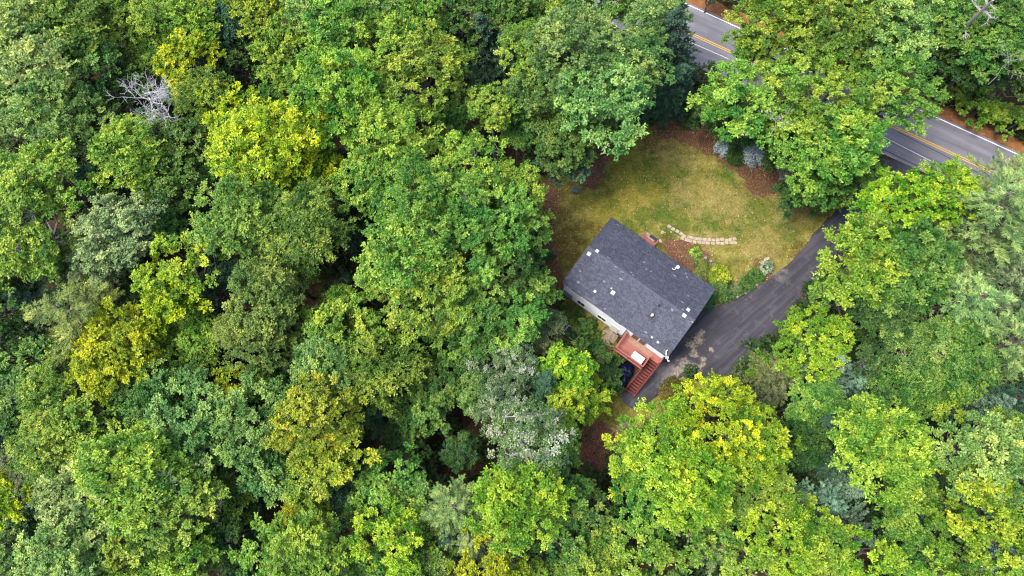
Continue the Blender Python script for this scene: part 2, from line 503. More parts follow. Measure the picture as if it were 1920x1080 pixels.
beds = [
    [(1085, 260), (1142, 268), (1140, 300), (1128, 340), (1105, 352), (1085, 350), (1080, 300)],
    [(1225, 190), (1300, 190), (1340, 255), (1345, 295), (1300, 278), (1268, 262), (1232, 258)],
    [(1340, 285), (1400, 310), (1470, 320), (1478, 350), (1440, 372), (1405, 360), (1395, 330), (1350, 305)],
    [(1010, 340), (1045, 345), (1048, 385), (1035, 420), (1050, 500), (1062, 545), (1020, 540), (1015, 420)],
    [(1240, 462), (1262, 446), (1292, 455), (1318, 462), (1330, 480), (1335, 500), (1365, 520), (1330, 560), (1300, 530), (1270, 500)],
    [(1362, 545), (1385, 532), (1410, 510), (1430, 486), (1450, 490), (1453, 512), (1420, 536), (1390, 554), (1350, 572), (1330, 580), (1320, 560)],
    [(1510, 548), (1545, 535), (1600, 560), (1560, 620), (1500, 660), (1430, 720), (1380, 740), (1365, 714), (1414, 670), (1472, 606), (1495, 575)],
    [(1090, 800), (1140, 790), (1160, 830), (1150, 880), (1100, 890), (1070, 860)],
]
for i, b in enumerate(beds):
    o = sheet('mulch_bed', smooth_poly(px_poly(b), 1), 0.020 + 0.0006 * i, M_MULCH, edge=0.30, seed=20 + i)
drive = sheet('driveway', px_poly(DRIVE_PX), 0.035, M_DRIVE, edge=0.05, seed=5, thick=0.05)

SA, SB = -40.0, 130.0
def strip(name, n0, n1, z, mat, edge=0.0, s0=SA, s1=SB, seed=1):
    return sheet(name, [tuple(road_pt(s0, n0, 0)[:2]), tuple(road_pt(s1, n0, 0)[:2]), tuple(road_pt(s1, n1, 0)[:2]), tuple(road_pt(s0, n1, 0)[:2])], z, mat, edge=edge, seed=seed, step=1.0)
NL = at(1690, 274).x * rnx + at(1690, 274).y * rny
road = strip('road', RN - 3.6, RN + 3.62, 0.042, M_ROAD, 0.04)
shoulder = strip('road_shoulder', RN + 3.4, RN + 5.2, 0.028, M_SHOULDER, 0.18, seed=9)
strip('road_marking', RN - 0.17, RN - 0.065, 0.047, M_YELLOW)
strip('road_marking', RN + 0.065, RN + 0.17, 0.047, M_YELLOW)
strip('road_marking', RN + 3.28, RN + 3.39, 0.047, M_WHITE_LINE)
def px_line(name, a, b, w, z, mat):
    A, B = at(*a), at(*b)
    d = (B - A).normalized(); n_ = Vector((-d.y, d.x, 0)) * w / 2
    A = A - d * 2; B = B + d * 2
    return sheet(name, [(A - n_)[:2], (B - n_)[:2], (B + n_)[:2], (A + n_)[:2]], z, mat)
px_line('road_marking', (1672, 265), (1770, 315), 0.09, 0.047, M_FAINT)
px_line('road_marking', (1298, 81), (1357, 107), 0.10, 0.047, M_FAINT)
px_line('tar_seam', (1715, 264), (1800, 307), 0.07, 0.046, M_SEAM)
px_line('tar_seam', (1657, 281), (1700, 302), 0.09, 0.046, M_SEAM)
px_line('tar_seam', (1415, 572), (1440, 592), 0.04, 0.040, M_SEAM)
px_line('tar_seam', (1440, 533), (1462, 548), 0.03, 0.040, M_SEAM)
px_line('tar_seam', (1320, 640), (1322, 644), 0.02, 0.040, M_SEAM)

# ------------------------------------------------------------------ the house
HANG, HC = radians(-37), (12.1, 17.12)
def hw(x, y, z=0.0):     # house coordinates to world
    return Vector((HC[0] + cos(HANG) * x - sin(HANG) * y, HC[1] + sin(HANG) * x + cos(HANG) * y, z))
house = new_obj('house', None, loc=(HC[0], HC[1], 0), rotz=HANG)
tag(house, 'white sided house with a dark blue-grey shingled gable roof in the clearing', 'house')
EZ, RZ, RX, RY, WX, WY = 4.98, 5.95, 6.02, 4.13, 5.86, 3.82
w = MB()
w.box((0, -WY + 0.1, 2.75), (2 * WX, 0.2, 4.3)); w.box((0, WY - 0.1, 2.75), (2 * WX, 0.2, 4.3))
for s in (-1, 1):
    x0, x1 = s * WX, s * (WX - 0.2)
    a, b = min(x0, x1), max(x0, x1)
    pr = [(-WY + .2, .6), (WY - .2, .6), (WY - .2, 4.9), (0, 5.80), (-WY + .2, 4.9)]
    w.add([(a, y, z) for y, z in pr] + [(b, y, z) for y, z in pr], [(0, 1, 2, 3, 4), (9, 8, 7, 6, 5)] + [(i, (i + 1) % 5, 5 + (i + 1) % 5, 5 + i) for i in range(5)])
wall = w.build('wall', M_WALL, house)
fd = MB()
fd.box((0, 0, 0.3), (2 * WX - 0.06, 2 * WY - 0.06, 0.6))
fd.build('foundation', M_FOUND, house)
sd_ = MB()
for i in range(26):       # clapboard courses on both long walls
    z = 0.62 + i * 0.165
    for s in (-1, 1):
        y = s * WY
        sd_.add([(-WX, y + s * 0.022, z), (WX, y + s * 0.022, z), (WX, y + s * 0.004, z + 0.16), (-WX, y + s * 0.004, z + 0.16), (-WX, y, z), (WX, y, z)],
                [(0, 1, 2, 3), (0, 4, 5, 1)])
so_ = sd_.build('clapboard', M_WALL, house); so_['kind'] = 'stuff'
# bump of grey panel low at the left end of the rear wall
MB().box((-5.25, -WY - 0.05, 1.35), (1.15, 0.08, 1.45)).build('grey_wall_panel', M_FOUND, house)
def window(x, z, wd, ht, y=-WY, s=-1):
    fr = MB()
    t = 0.07
    fr.box((x, y + s * 0.0, z - ht / 2), (wd + 2 * t, 0.09, t)); fr.box((x, y + s * 0.0, z + ht / 2), (wd + 2 * t, 0.09, t))
    fr.box((x - wd / 2, y + s * 0.001, z), (t, 0.09, ht)); fr.box((x + wd / 2, y + s * 0.001, z), (t, 0.09, ht)); fr.box((x, y + s * 0.001, z), (0.05, 0.085, ht))
    o = fr.build('window', M_TRIM, house)
    MB().box((x, y + s * 0.03, z), (wd - 0.02, 0.02, ht - 0.02)).build('pane', M_GLASS, o)
    MB().box((x, y + s * 0.025, z - ht / 2 - 0.06), (wd + 0.24, 0.08, 0.05)).build('sill', M_TRIM, o)
window(-4.45, 4.05, 1.15, 1.0); window(-3.6, 1.5, 0.85, 1.0); window(-1.1, 1.5, 0.95, 0.85); window(0.45, 4.05, 0.85, 1.0)
for x in (-4.2, -0.5, 3.6): window(x, 3.7, 1.4, 1.2, WY, 1)
for x in (-3.4, 1.2, 3.9): window(x, 1.3, 0.9, 0.6, WY, 1)
d = MB(); d.box((0.55, -WY - 0.03, 1.05), (0.95, 0.08, 2.05))
door = d.build('door', M_TRIM, house); MB().box((0.92, -WY - 0.09, 1.0), (0.05, 0.06, 0.12)).build('handle', M_BLACK, door)
d = MB(); d.box((3.0, -WY - 0.035, 3.55), (1.7, 0.08, 2.0)); door2 = d.build('door', M_TRIM, house)
MB().box((2.6, -WY - 0.09, 3.55), (0.68, 0.03, 1.75)).build('pane', M_GLASS, door2)
MB().box((3.42, -WY - 0.09, 3.55), (0.68, 0.03, 1.75)).build('pane', M_GLASS, door2)
gd = MB()
for i in range(4): gd.box((WX + 0.03, 1.6, 0.35 + i * 0.53), (0.07, 2.6, 0.51))
gd.build('garage_door', M_TRIM, house)
# roof deck with fascia, then courses of shingle tabs
rf = MB()
T = 0.16
pr = [(-RY, EZ), (0, RZ), (RY, EZ), (RY, EZ - T), (0, RZ - T), (-RY, EZ - T)]
rf.add([(-RX, y, z) for y, z in pr] + [(RX, y, z) for y, z in pr],
       [(0, 6, 7, 1), (1, 7, 8, 2), (2, 8, 9, 3), (3, 9, 10, 4), (4, 10, 11, 5), (5, 11, 6, 0), (0, 1, 4, 5), (1, 2, 3, 4), (6, 11, 10, 7), (7, 10, 9, 8)])
roof = rf.build('roof', M_FOUND, house)
sv, sf, stone_ = [], [], []
SL = math.hypot(RY, RZ - EZ); nrow = 31
r_ = random.Random(5)
for s in (-1, 1):
    ax = Vector((0, -s * RY / SL, (RZ - EZ) / SL))       # up the slope from the eave
    nrm = Vector((0, s * (RZ - EZ) / SL, RY / SL))
    e0 = Vector((0, s * RY, EZ))
    ex0 = SL / nrow
    for i in range(nrow):
        x = -RX - 0.03 - r_.random() * 0.0
        while x < RX + 0.02:
            wd = r_.choice((0.16, 0.2, 0.24, 0.3, 0.34))
            x1 = min(x + wd, RX + 0.03)
            if RX + 0.03 - x1 < 0.08: x1 = RX + 0.03
            lo = max(i * ex0 - (0.02 if i == 0 else 0.0) - r_.choice((0, 0, 0, 0.035)), -0.03)
            th = r_.choice((0.014, 0.02, 0.03))
            a = e0 + ax * lo; b = e0 + ax * ((i + 1) * ex0)
            n0 = len(sv)
            top = [a + nrm * (th + 0.008), b + nrm * 0.006]
            for xx in (x + 0.004, x1 - 0.004):
                sv.append((xx, top[0].y, top[0].z)); sv.append((xx, top[1].y, top[1].z)); sv.append((xx, a.y, a.z)) 
            # 0 lowL 1 upL 2 baseL 3 lowR 4 upR 5 baseR
            q = [(0, 3, 4, 1), (2, 5, 3, 0), (0, 1, 1, 2), (3, 5, 4, 4)]
            sf.append((n0, n0 + 3, n0 + 4, n0 + 1)); sf.append((n0 + 2, n0 + 5, n0 + 3, n0))
            tone = r_.random() ** 1.2
            if r_.random() < (0.06 if i > nrow - 4 else 0.008): tone = 1.0
            elif tone > 0.93: tone = 0.93
            stone_ += [tone * 0.93 if tone < 1 else 1.0, tone * 0.6]
            x = x1
sh = np_mesh('shingles', sv, sf, M_SHINGLE, {'tone': stone_})
sho = new_obj('shingles', sh, roof); sho['kind'] = 'stuff'
for i in range(40):      # ridge cap, one piece per 0.3 m
    x = -RX + 0.01 + i * (2 * RX) / 40
    m = MB()
    z0, z1 = RZ + 0.05, RZ + 0.035
    m.add([(x, -0.16, z0 - 0.06), (x, 0, z0), (x, 0.16, z0 - 0.06), (x + 0.29, -0.16, z1 - 0.06), (x + 0.29, 0, z1), (x + 0.29, 0.16, z1 - 0.06)], [(0, 3, 4, 1), (1, 4, 5, 2), (0, 1, 2), (3, 5, 4)])
    m.build('ridge_cap', M_RIDGE, roof)
def roof_z(y): return EZ + (RY - abs(y)) / RY * (RZ - EZ)
sl_ang = math.atan2(RZ - EZ, RY)
def vent(x, y, sx, sy, h=0.09, mat=None):
    z = roof_z(y)
    R = Matrix.Rotation(-sl_ang if y > 0 else sl_ang, 3, 'X')
    up = R @ Vector((0, 0, 1))
    m = MB(); sx, sy = sx * .86, sy * .86
    m.box(Vector((x, y, z)) + up * 0.045, (sx, sy, 0.035), R)
    o = m.build('roof_vent', mat or M_VENT, roof, bevel=0.006)
    MB().box(Vector((x, y, z)) + up * (0.06 + h / 2), (sx * .62, sy * .62, h), R).build('vent_hood', mat or M_VENT, o, bevel=0.02)
vent(-5.55, -0.55, .40, .40); vent(-5.08, 0.12, .36, .36); vent(-3.0, -3.05, .27, .27, .07); vent(-1.55, -2.2, .42, .42); vent(-1.9, -1.95, .16, .16, .12)
vent(5.0, 0.55, .36, .36); vent(5.0, -0.15, .40, .36); vent(4.5, -3.5, .24, .2, .06); vent(3.8, -3.45, .2, .18, .06)
def pipe(x, y, r, h, mat, cap=None, flash=None):
    z = roof_z(y)
    R = Matrix.Rotation(-sl_ang if y > 0 else sl_ang, 3, 'X')
    m = MB(); m.tube([(x, y, z - 0.05), (x, y, z + h)], [r, r], 12)
    o = m.build('vent_pipe', mat, roof)
    if flash: MB().box((x, y, z + 0.045), (flash, flash, 0.03), R).build('flashing', M_BLACK, o)
    if cap: MB().lathe([(r * 1.1, z + h), (cap, z + h + 0.02), (cap, z + h + 0.06), (cap * .5, z + h + 0.1)], 12, (x, y, 0)).build('vent_cap', M_VENT, o)
pipe(2.6, -1.9, 0.10, 0.42, M_VENT, 0.13, 0.46)
pipe(2.62, -0.73, 0.09, 0.2, M_BLACK, None, 0.26)
pipe(1.95, 3.62, 0.09, 0.3, M_VENT, 0.17)
m = MB()
for i in range(9):
    a0, a1 = -2.6 + i * .45, -2.6 + (i + 1) * .45
    m.bar((1.72 + .14 * cos(a0), 3.36 + .14 * sin(a0), roof_z(3.4) + .10), (1.72 + .14 * cos(a1), 3.36 + .14 * sin(a1), roof_z(3.4) + .10), .05, .05)
m.build('vent_ring', M_VENT, roof)
# gutter along the rear eave with two downspouts, corner lamp with bent arms
for x in (-5.78, 5.8, 1.52):
    g = MB(); g.tube([(x, -RY - 0.02, EZ - 0.16), (x, -WY - 0.07, EZ - 0.5), (x, -WY - 0.07, 0.15)], [.04, .04, .04], 6); g.build('downspout', M_TRIM if x != 1.52 else M_FOUND, house)
g = MB(); g.tube([(5.95, -4.15, 4.85), (5.75, -4.05, 5.25), (5.55, -3.75, 5.32), (5.62, -3.62, 5.3)], [.045] * 4, 6); g.tube([(6.0, -4.15, 4.85), (6.28, -4.3, 4.75), (6.36, -4.22, 4.8)], [.05, .05, .07], 6)
fx = g.build('corner_lamp', M_TRIM, house)
MB().box((5.98, -4.12, 4.95), (.3, .3, .14), Matrix.Rotation(.5, 3, 'Z')).build('lamp_bracket', M_FOUND, fx)

# ------------------------------------------------------------------ deck and stairs behind the house
deck = new_obj('wooden_deck', None, loc=(HC[0], HC[1], 0), rotz=HANG)
tag(deck, 'raised red painted timber deck with worn boards and stairs behind the house', 'deck')
DZ = 2.52
npl = 15; pw = (5.95 - WY - 0.05) / npl
r_ = random.Random(8)
for i in range(npl):
    y = -WY - 0.05 - (i + 0.5) * pw
    x1 = 5.9 if y > -4.55 else 4.8
    MB().box(((1.62 + x1) / 2, y, DZ + r_.uniform(-.006, .006)), (x1 - 1.62, pw - 0.012, 0.04)).build('plank', M_RED, deck)
for c_, s_ in (((3.2, -5.93, DZ - 0.14), (3.16, 0.05, 0.2)), ((1.66, -4.9, DZ - 0.14), (0.05, 2.0, 0.2)), ((4.77, -5.2, DZ - 0.14), (0.05, 1.4, 0.2)), ((5.86, -4.2, DZ - 0.14), (0.05, .7, 0.2))):
    MB().box(c_, s_).build('joist', M_REDDARK, deck)
for x, y in ((1.68, -5.85), (3.2, -5.85), (4.72, -5.85), (1.68, -3.95), (5.84, -3.95), (5.84, -4.5)):
    MB().box((x, y, (DZ + 1.0) / 2 if y != -3.95 else (DZ + 1.0) / 2), (0.09, 0.09, DZ + 1.0)).build('post', M_RED, deck)
def rail(a, b, n):
    a, b = Vector(a), Vector(b)
    m = MB(); m.bar(a + Vector((0, 0, 1.0)), b + Vector((0, 0, 1.0)), 0.10, 0.04)
    o = m.build('railing', M_RED, deck)
    m = MB(); m.bar(a + Vector((0, 0, .12)), b + Vector((0, 0, .12)), 0.05, 0.05); m.build('lower_rail', M_RED, o)
    for i in range(1, n):
        p = a.lerp(b, i / n)
        MB().box((p.x, p.y, p.z + 0.56), (.035, .035, .86)).build('baluster', M_RED, o)
rail((1.68, -3.95, DZ), (1.68, -5.85, DZ), 14); rail((1.68, -5.85, DZ), (4.72, -5.85, DZ), 22); rail((4.77, -5.85, DZ), (4.77, -4.6, DZ), 9); rail((5.84, -3.95, DZ), (5.84, -4.5, DZ), 4)
NT_ = 13
for i in range(NT_):
    y = -4.68 - i * 0.268; z = DZ - (i + 1) * DZ / (NT_ + 1)
    MB().box((5.36, y, z), (0.98, 0.195, 0.045)).build('tread', M_REDDARK, deck, bevel=.006)
    MB().box((5.36, y - 0.105, z - 0.05), (0.96, 0.02, 0.09)).build('riser', M_STAIRDARK, deck)
for x in (4.84, 5.88):
    m = MB(); m.bar((x, -4.55, DZ - 0.2), (x, -8.15, 0.08), 0.05, 0.28); m.build('stringer', M_REDDARK, deck)
    a, b = Vector((x, -4.6, DZ)), Vector((x, -8.1, 0.1))
    m = MB(); m.bar(a + Vector((0, 0, .95)), b + Vector((0, 0, .95)), 0.08, 0.05); o = m.build('handrail', M_REDDARK, deck)
    for i in range(14):
        p = a.lerp(b, i / 13)
        MB().box((p.x, p.y, p.z + 0.45), (.035, .035, 1.0)).build('baluster', M_RED, o)
    for y, z in ((-8.1, 0.55), (-6.3, 1.55)):
        MB().box((x, y, z), (.09, .09, 1.1)).build('post', M_RED, deck)

def hthing(name, x, y, z, rot, label, cat, group=None):
    p = hw(x, y, z)
    return tag(new_obj(name, None, loc=p, rotz=HANG + rot), label, cat, group)

t = hthing('patio_table', 3.92, -5.42, DZ + 0.022, 0, 'plain white rectangular table on the red deck beside the stairs', 'table')
MB().box((0, 0, 0.71), (1.22, 0.84, 0.05)).build('table_top', M_TABLE, t, bevel=.015)
for x in (-.52, .52):
    for y in (-.34, .34): MB().tube([(x, y, 0), (x * .97, y * .97, .685)], [.025, .03], 8).build('leg', M_TABLE, t)
for s in (-1, 1): MB().box((0, s * .33, .655), (1.0, .03, .06)).build('apron', M_TABLE, t)

# blue tarp crumpled over a heap below the deck
n = 30
vs = []
cx, cy = 3.75, -6.85
r2 = np.random.default_rng(3)
hb = [(r2.uniform(-.8, .8), r2.uniform(-1.0, 1.0), r2.uniform(.3, .5), r2.uniform(.15, .5)) for _ in range(26)]
for j in range(n + 1):
    for i in range(n + 1):
        x, y = (i / n - .5) * 1.75, (j / n - .5) * 2.5
        e = max(abs(i / n - .5), abs(j / n - .5)) * 2
        z = 0.5 * (1 - e ** 4)
        for a, b, h, r in hb:
            z += h * .55 * math.exp(-((x - a) ** 2 + (y - b) ** 2) / (r * r)) * (1 - e ** 6)
        z += .06 * sin(x * 9 + y * 4) * (1 - e ** 8) + .04 * sin(y * 13 - x * 5) + 0.03
        rr = 1 + .12 * sin(math.atan2(y, x) * 5 + 1)
        vs.append((x * rr, y * rr, max(z, .03)))
fs = [(j * (n + 1) + i, j * (n + 1) + i + 1, (j + 1) * (n + 1) + i + 1, (j + 1) * (n + 1) + i) for j in range(n) for i in range(n)]
tp = new_obj('tarp', np_mesh('tarp', vs, fs, M_TARP), None, hw(cx, cy, 0.02), HANG + .15)
tag(tp, 'crumpled dark blue tarpaulin over a heap on the ground below the red deck', 'tarp')

# scrap timber under the rear wall
t = hthing('wooden_pallet', 0.75, -4.5, 0.02, 0.1, 'weathered wooden pallet lying flat against the rear house wall', 'pallet')
for i in range(7): MB().box((0, -.42 + i * .14, .13), (1.15, .10, .025)).build('slat', M_WOOD, t)
for i in range(3): MB().box((-.5 + i * .5, 0, .06), (.09, 1.0, .10)).build('bearer', M_OLDWOOD, t)
r_ = random.Random(12)
labs = ['long pale grey plank leaning across the scrap timber heap', 'thin brown plank lying lowest in the scrap timber heap', 'short dark plank at the deck end of the scrap timber heap', 'split weathered board lying beside the pallet', 'crooked grey board on the lawn edge of the timber heap', 'narrow bleached batten on top of the timber heap', 'broken dark board half under the timber heap', 'stubby square timber offcut by the deck post']
for i, (x, y, L, a, wd) in enumerate([(0.35, -5.35, 1.9, 1.25, .16), (-0.1, -5.0, 1.6, 1.1, .11), (1.15, -5.3, .9, .4, .14), (0.05, -4.35, 1.1, .2, .15), (-0.4, -4.6, 1.5, 1.35, .10), (0.6, -5.6, 1.2, 2.0, .07), (0.75, -5.1, 1.3, -.5, .13), (1.35, -5.75, .5, .8, .15)]):
    p = hw(x, y, 0.05 + .045 * i)
    m = MB(); m.box((0, 0, 0), (L, wd, .045), Matrix.Rotation(r_.uniform(-.06, .06), 3, 'Y'))
    o = m.build('scrap_board', M_WOOD if i % 3 != 1 else M_OLDWOOD, None, p, HANG + a, bevel=.004)
    tag(o, labs[i], 'board', 'scrap timber heap by the deck')

# dark framed panel at the wood edge
p = [at(1067, 608, .5), at(1089, 626, .5), at(1078, 641, .5), at(1054, 626, .5)]
pc = sum(p, Vector()) / 4
pa = math.atan2((p[1] - p[0]).y, (p[1] - p[0]).x)
t = tag(new_obj('framed_panel', None, loc=(pc.x, pc.y, 0), rotz=pa), 'dark flat panel with thin white frame standing low among weeds near the house', 'panel')
L1, W1 = (p[1] - p[0]).length, (p[2] - p[1]).length
MB().box((0, 0, .52), (L1 - .08, W1 - .08, .03)).build('screen', M_PANEL, t)
for s in (-1, 1):
    MB().box((0, s * (W1 / 2 - .02), .53), (L1 + .02, .05, .05)).build('frame_rail', M_TRIM, t)
    MB().box((s * (L1 / 2 - .02), 0, .53), (.05, W1 - .09, .05)).build('frame_rail', M_TRIM, t)
for x in (-1, 1):
    for y in (-1, 1): MB().box((x * (L1 / 2 - .05), y * (W1 / 2 - .05), .25), (.05, .05, .5)).build('leg', M_TRIM, t)

# front stoop
t = hthing('front_stoop', -1.95, 5.4, 0, 0, 'small red painted wooden stoop with side rails at the front of the house', 'stoop')
for i in range(10): MB().box((0, -1.2 + i * .225, .55), (1.6, .21, .04)).build('plank', M_RED, t)
for x in (-.78, .78):
    for y in (-1.25, .95): MB().box((x, y, .75), (.09, .09, 1.5)).build('post', M_RED, t)
    MB().box((x, -.15, 1.48), (.11, 2.3, .05)).build('railing', M_RED, t)
    MB().box((x, -.15, .45), (.05, 2.2, .18)).build('side_board', M_REDDARK, t)
MB().box((-.1, 1.12, .36), (1.15, .28, .05)).build('step', M_STONE, t); MB().box((-.1, 1.40, .18), (1.15, .28, .05)).build('step', M_STONE, t)
o = hthing('doormat', -1.7, 6.72, .392, 0, 'dark grey doormat lying across the top step of the red stoop', 'doormat')
MB().box((0, 0, .012), (.95, .36, .022)).build('mat', M_MAT, o, bevel=.006); MB().box((0, 0, .027), (.8, .22, .01)).build('mat_rib', M_BLACK, o)
# paving stones at the stoop
def stone(name, u, v, sx, sy, h, label, cat, mat=M_STONE, rot=0.3, z=0.01, group=None):
    r = random.Random(int(u * 31 + v))
    n = 9
    m = MB()
    ring = [(1 + r.uniform(-.16, .12)) for _ in range(n)]
    prof = [(1.0, 0), (1.02, h * .6), (.9, h)]
    for s_, z_ in prof: m.v += [(cos(2 * pi * i / n) * sx / 2 * ring[i] * s_, sin(2 * pi * i / n) * sy / 2 * ring[i] * s_, z_ + (r.uniform(-.15, .1) * h if z_ == h else 0)) for i in range(n)]
    for j in range(2):
        for i in range(n): m.f.append((j * n + i, j * n + (i + 1) % n, (j + 1) * n + (i + 1) % n, (j + 1) * n + i))
    m.f.append(tuple(2 * n + i for i in range(n)))
    p = at(u, v); o = m.build(name, mat, None, (p.x, p.y, z), rot, bevel=0)
    return tag(o, label, cat, group)
stone('stepping_stone', 1242, 436, .42, .36, .06, 'pale flagstone nearest the dark mat of the red stoop', 'stone', rot=.6)
stone('stepping_stone', 1238, 452, .40, .30, .07, 'rounded pale stone tight against the right post of the red stoop', 'stone', rot=-.9)
stone('stepping_stone', 1258, 435, .24, .24, .06, 'small cream stone alone in the grass between stoop and curved path', 'stone')
stone('stepping_stone', 1265, 441, .16, .13, .05, 'tiny cream pebble in the bare ground below the curved path', 'stone')
stone('rock', 1322, 484, .42, .34, .22, 'pale grey rock beside the leafy hosta clump', 'rock', M_ROCK, group='rocks edging the front bed')
stone('rock', 1332, 490, .40, .34, .2, 'middle rock in the short row edging the front bed', 'rock', M_ROCK, group='rocks edging the front bed')
stone('rock', 1339, 497, .36, .28, .18, 'last rock of the front bed edging next to the yellow shrub', 'rock', M_ROCK, group='rocks edging the front bed')
stone('rock', 1335, 479, .18, .18, .12, 'single small cream rock on the grass above the front bed edging', 'rock', M_STONE)
stone('boulder', 1408, 306, 1.3, 1.5, .5, 'rounded pale grey boulder at the lawn edge under the roadside maple', 'boulder', M_ROCK)
stone('boulder', 1355, 293, .9, .6, .35, 'low grey boulder beneath the small silvery blue shrub', 'boulder', M_ROCK)
stone('boulder', 1437, 486, .7, .4, .18, 'flat pinkish stone at the grass side of the silver shrub by the driveway', 'rock', M_STONE)
for i, (u, v) in enumerate([(1374, 559), (1382, 557), (1389, 552), (1397, 549), (1404, 545), (1411, 540), (1418, 535), (1426, 530)]):
    stone('edging_rock', u, v, .34, .26, .14, 'small pale rock edging the planting strip along the driveway', 'rock', M_ROCK, rot=i * .7, group='rocks edging the driveway strip')

# curved path of paving stones
path = new_obj('stone_path', None, loc=at(1310, 447)); path['kind'] = 'structure'
PO = at(1310, 447)
top = [(1255, 425), (1262, 430), (1270, 434), (1277, 438.5), (1283, 443), (1292, 445), (1299, 446.5), (1306, 448), (1313, 448.5), (1321, 449.5), (1329.5, 450), (1337.5, 450.5), (1345, 450), (1353, 449), (1362, 451), (1369, 449.5), (1377, 448)]
bot = [(1279, 447), (1287, 450), (1294, 452), (1302, 454), (1311, 454.5), (1319, 455.5), (1327, 456), (1336.5, 456.5), (1346, 456), (1354, 457), (1362, 455), (1371, 455), (1378, 456)]
r_ = random.Random(2)
for row in (top, bot):
    for i, (u, v) in enumerate(row):
        a, b = at(*row[max(i - 1, 0)]), at(*row[min(i + 1, len(row) - 1)])
        ang = math.atan2((b - a).y, (b - a).x) + r_.uniform(-.08, .08)
        p = at(u, v) - PO
        m = MB(); m.box((0, 0, 0.035), (r_.uniform(.37, .42), r_.uniform(.30, .355), .07))
        m.build('paver', M_STONE, path, (p.x, p.y, 0.012 + r_.uniform(0, .015)), ang, bevel=.012)

# round bin at the lawn's left edge
p = at(1078, 360)
t = tag(new_obj('rain_barrel', None, loc=(p.x, p.y, 0.01)), 'round blue-grey lidded tub at the left edge of the lawn under the trees', 'tub')
MB().lathe([(.27, 0), (.33, .35), (.31, .6), (.33, .62), (.33, .66)], 20).build('body', M_BIN, t)
MB().lathe([(.355, .662), (.355, .70), (.28, .735), (.05, .75)], 20).build('lid', M_BIN, t); MB().tube([(-.08, 0, .75), (-.07, 0, .80), (.07, 0, .80), (.08, 0, .75)], [.018] * 4, 6).build('handle', M_BLACK, t)

# ------------------------------------------------------------------ foliage
def norm(a): return a / np.maximum(np.linalg.norm(a, axis=-1, keepdims=True), 1e-9)

def leaf_cards(pos, axis, nrm, L, Wd, droop=0.15, fold=0.12):
    """diamond leaves: pos (n,3), axis & normal unit vectors, L, Wd arrays"""
    axis = norm(axis); nrm = norm(nrm - axis * np.sum(nrm * axis, -1, keepdims=True))
    side = np.cross(nrm, axis)
    L = L[:, None]; Wd = Wd[:, None]
    v0 = pos
    v1 = pos + axis * L * .45 + side * Wd * .5 - nrm * L * fold
    v2 = pos + axis * L - nrm * L * droop
    v3 = pos + axis * L * .45 - side * Wd * .5 - nrm * L * fold
    return np.stack([v0, v1, v2, v3], 1)

def fib_dirs(n, r, zmin, zmax=1.0, jit=0.25):
    i = np.arange(n) + .5
    z = zmax - (zmax - zmin) * i / n
    a = i * 2.399963 + r.uniform(0, 6.28)
    q = np.sqrt(np.maximum(0, 1 - z * z))
    d = np.stack([q * np.cos(a), q * np.sin(a), z], 1) + r.normal(0, jit, (n, 3))
    return norm(d)

def sprays(centres, ups, rr, r, ntw, nlf, leaf, flat=0.65, droop=0.35, lw=0.62, spread=0.9):
    """leafy rosettes: twigs radiating from each centre, leaves along both sides of every twig"""
    n = len(centres)
    az = (np.arange(ntw)[None, :] / ntw * 2 * pi + r.uniform(0, 6.28, (n, 1)) + r.normal(0, .3, (n, ntw)))
    el = r.uniform(0.0, 1.35, (n, ntw))
    d = np.stack([np.cos(az) * np.cos(el), np.sin(az) * np.cos(el), np.sin(el) * flat + .05], -1)
    d = norm(d + ups[:, None, :] * .45)
    ln = (rr[:, None] if np.ndim(rr) else rr) * r.uniform(.55, 1.2, (n, ntw))
    s = np.linspace(.22, 1.0, nlf)[None, None, :] + r.normal(0, .05, (n, ntw, nlf))
    p = centres[:, None, None, :] + d[:, :, None, :] * (ln[:, :, None] * s)[..., None]
    p[..., 2] -= droop * (ln[:, :, None] * s ** 2)
    p += r.normal(0, .035 * spread, p.shape)
    sgn = np.where(np.arange(nlf) % 2 == 0, 1.0, -1.0)[None, None, :, None]
    side = np.cross(np.broadcast_to(d[:, :, None, :], p.shape), np.array([0, 0, 1.0]))
    ax = d[:, :, None, :] * .7 + side * sgn * spread + r.normal(0, .28, p.shape)
    ax[..., 2] -= .25
    nr = np.array([0, 0, 1.0]) + ups[:, None, None, :] * .5 + d[:, :, None, :] * .25 + r.normal(0, .33, p.shape)
    N = n * ntw * nlf
    L = leaf * r.uniform(.7, 1.3, N)
    q = leaf_cards(p.reshape(-1, 3), ax.reshape(-1, 3), nr.reshape(-1, 3), L, L * lw * r.uniform(.85, 1.15, N))
    tone_s = np.repeat(r.random(n), ntw * nlf)
    return q, r.random(N), tone_s

def lobes_of(R, nl, r, vert=.85, squash=.95):
    d = fib_dirs(nl, r, -.45, .97, .16)
    rad = r.uniform(.40, .90, nl)
    c = d * R * rad[:, None]
    c[:, 2] *= vert
    lr = R * (.47 - .24 * (rad - .40) / .50) * r.uniform(.88, 1.14, nl)
    return c, lr, d

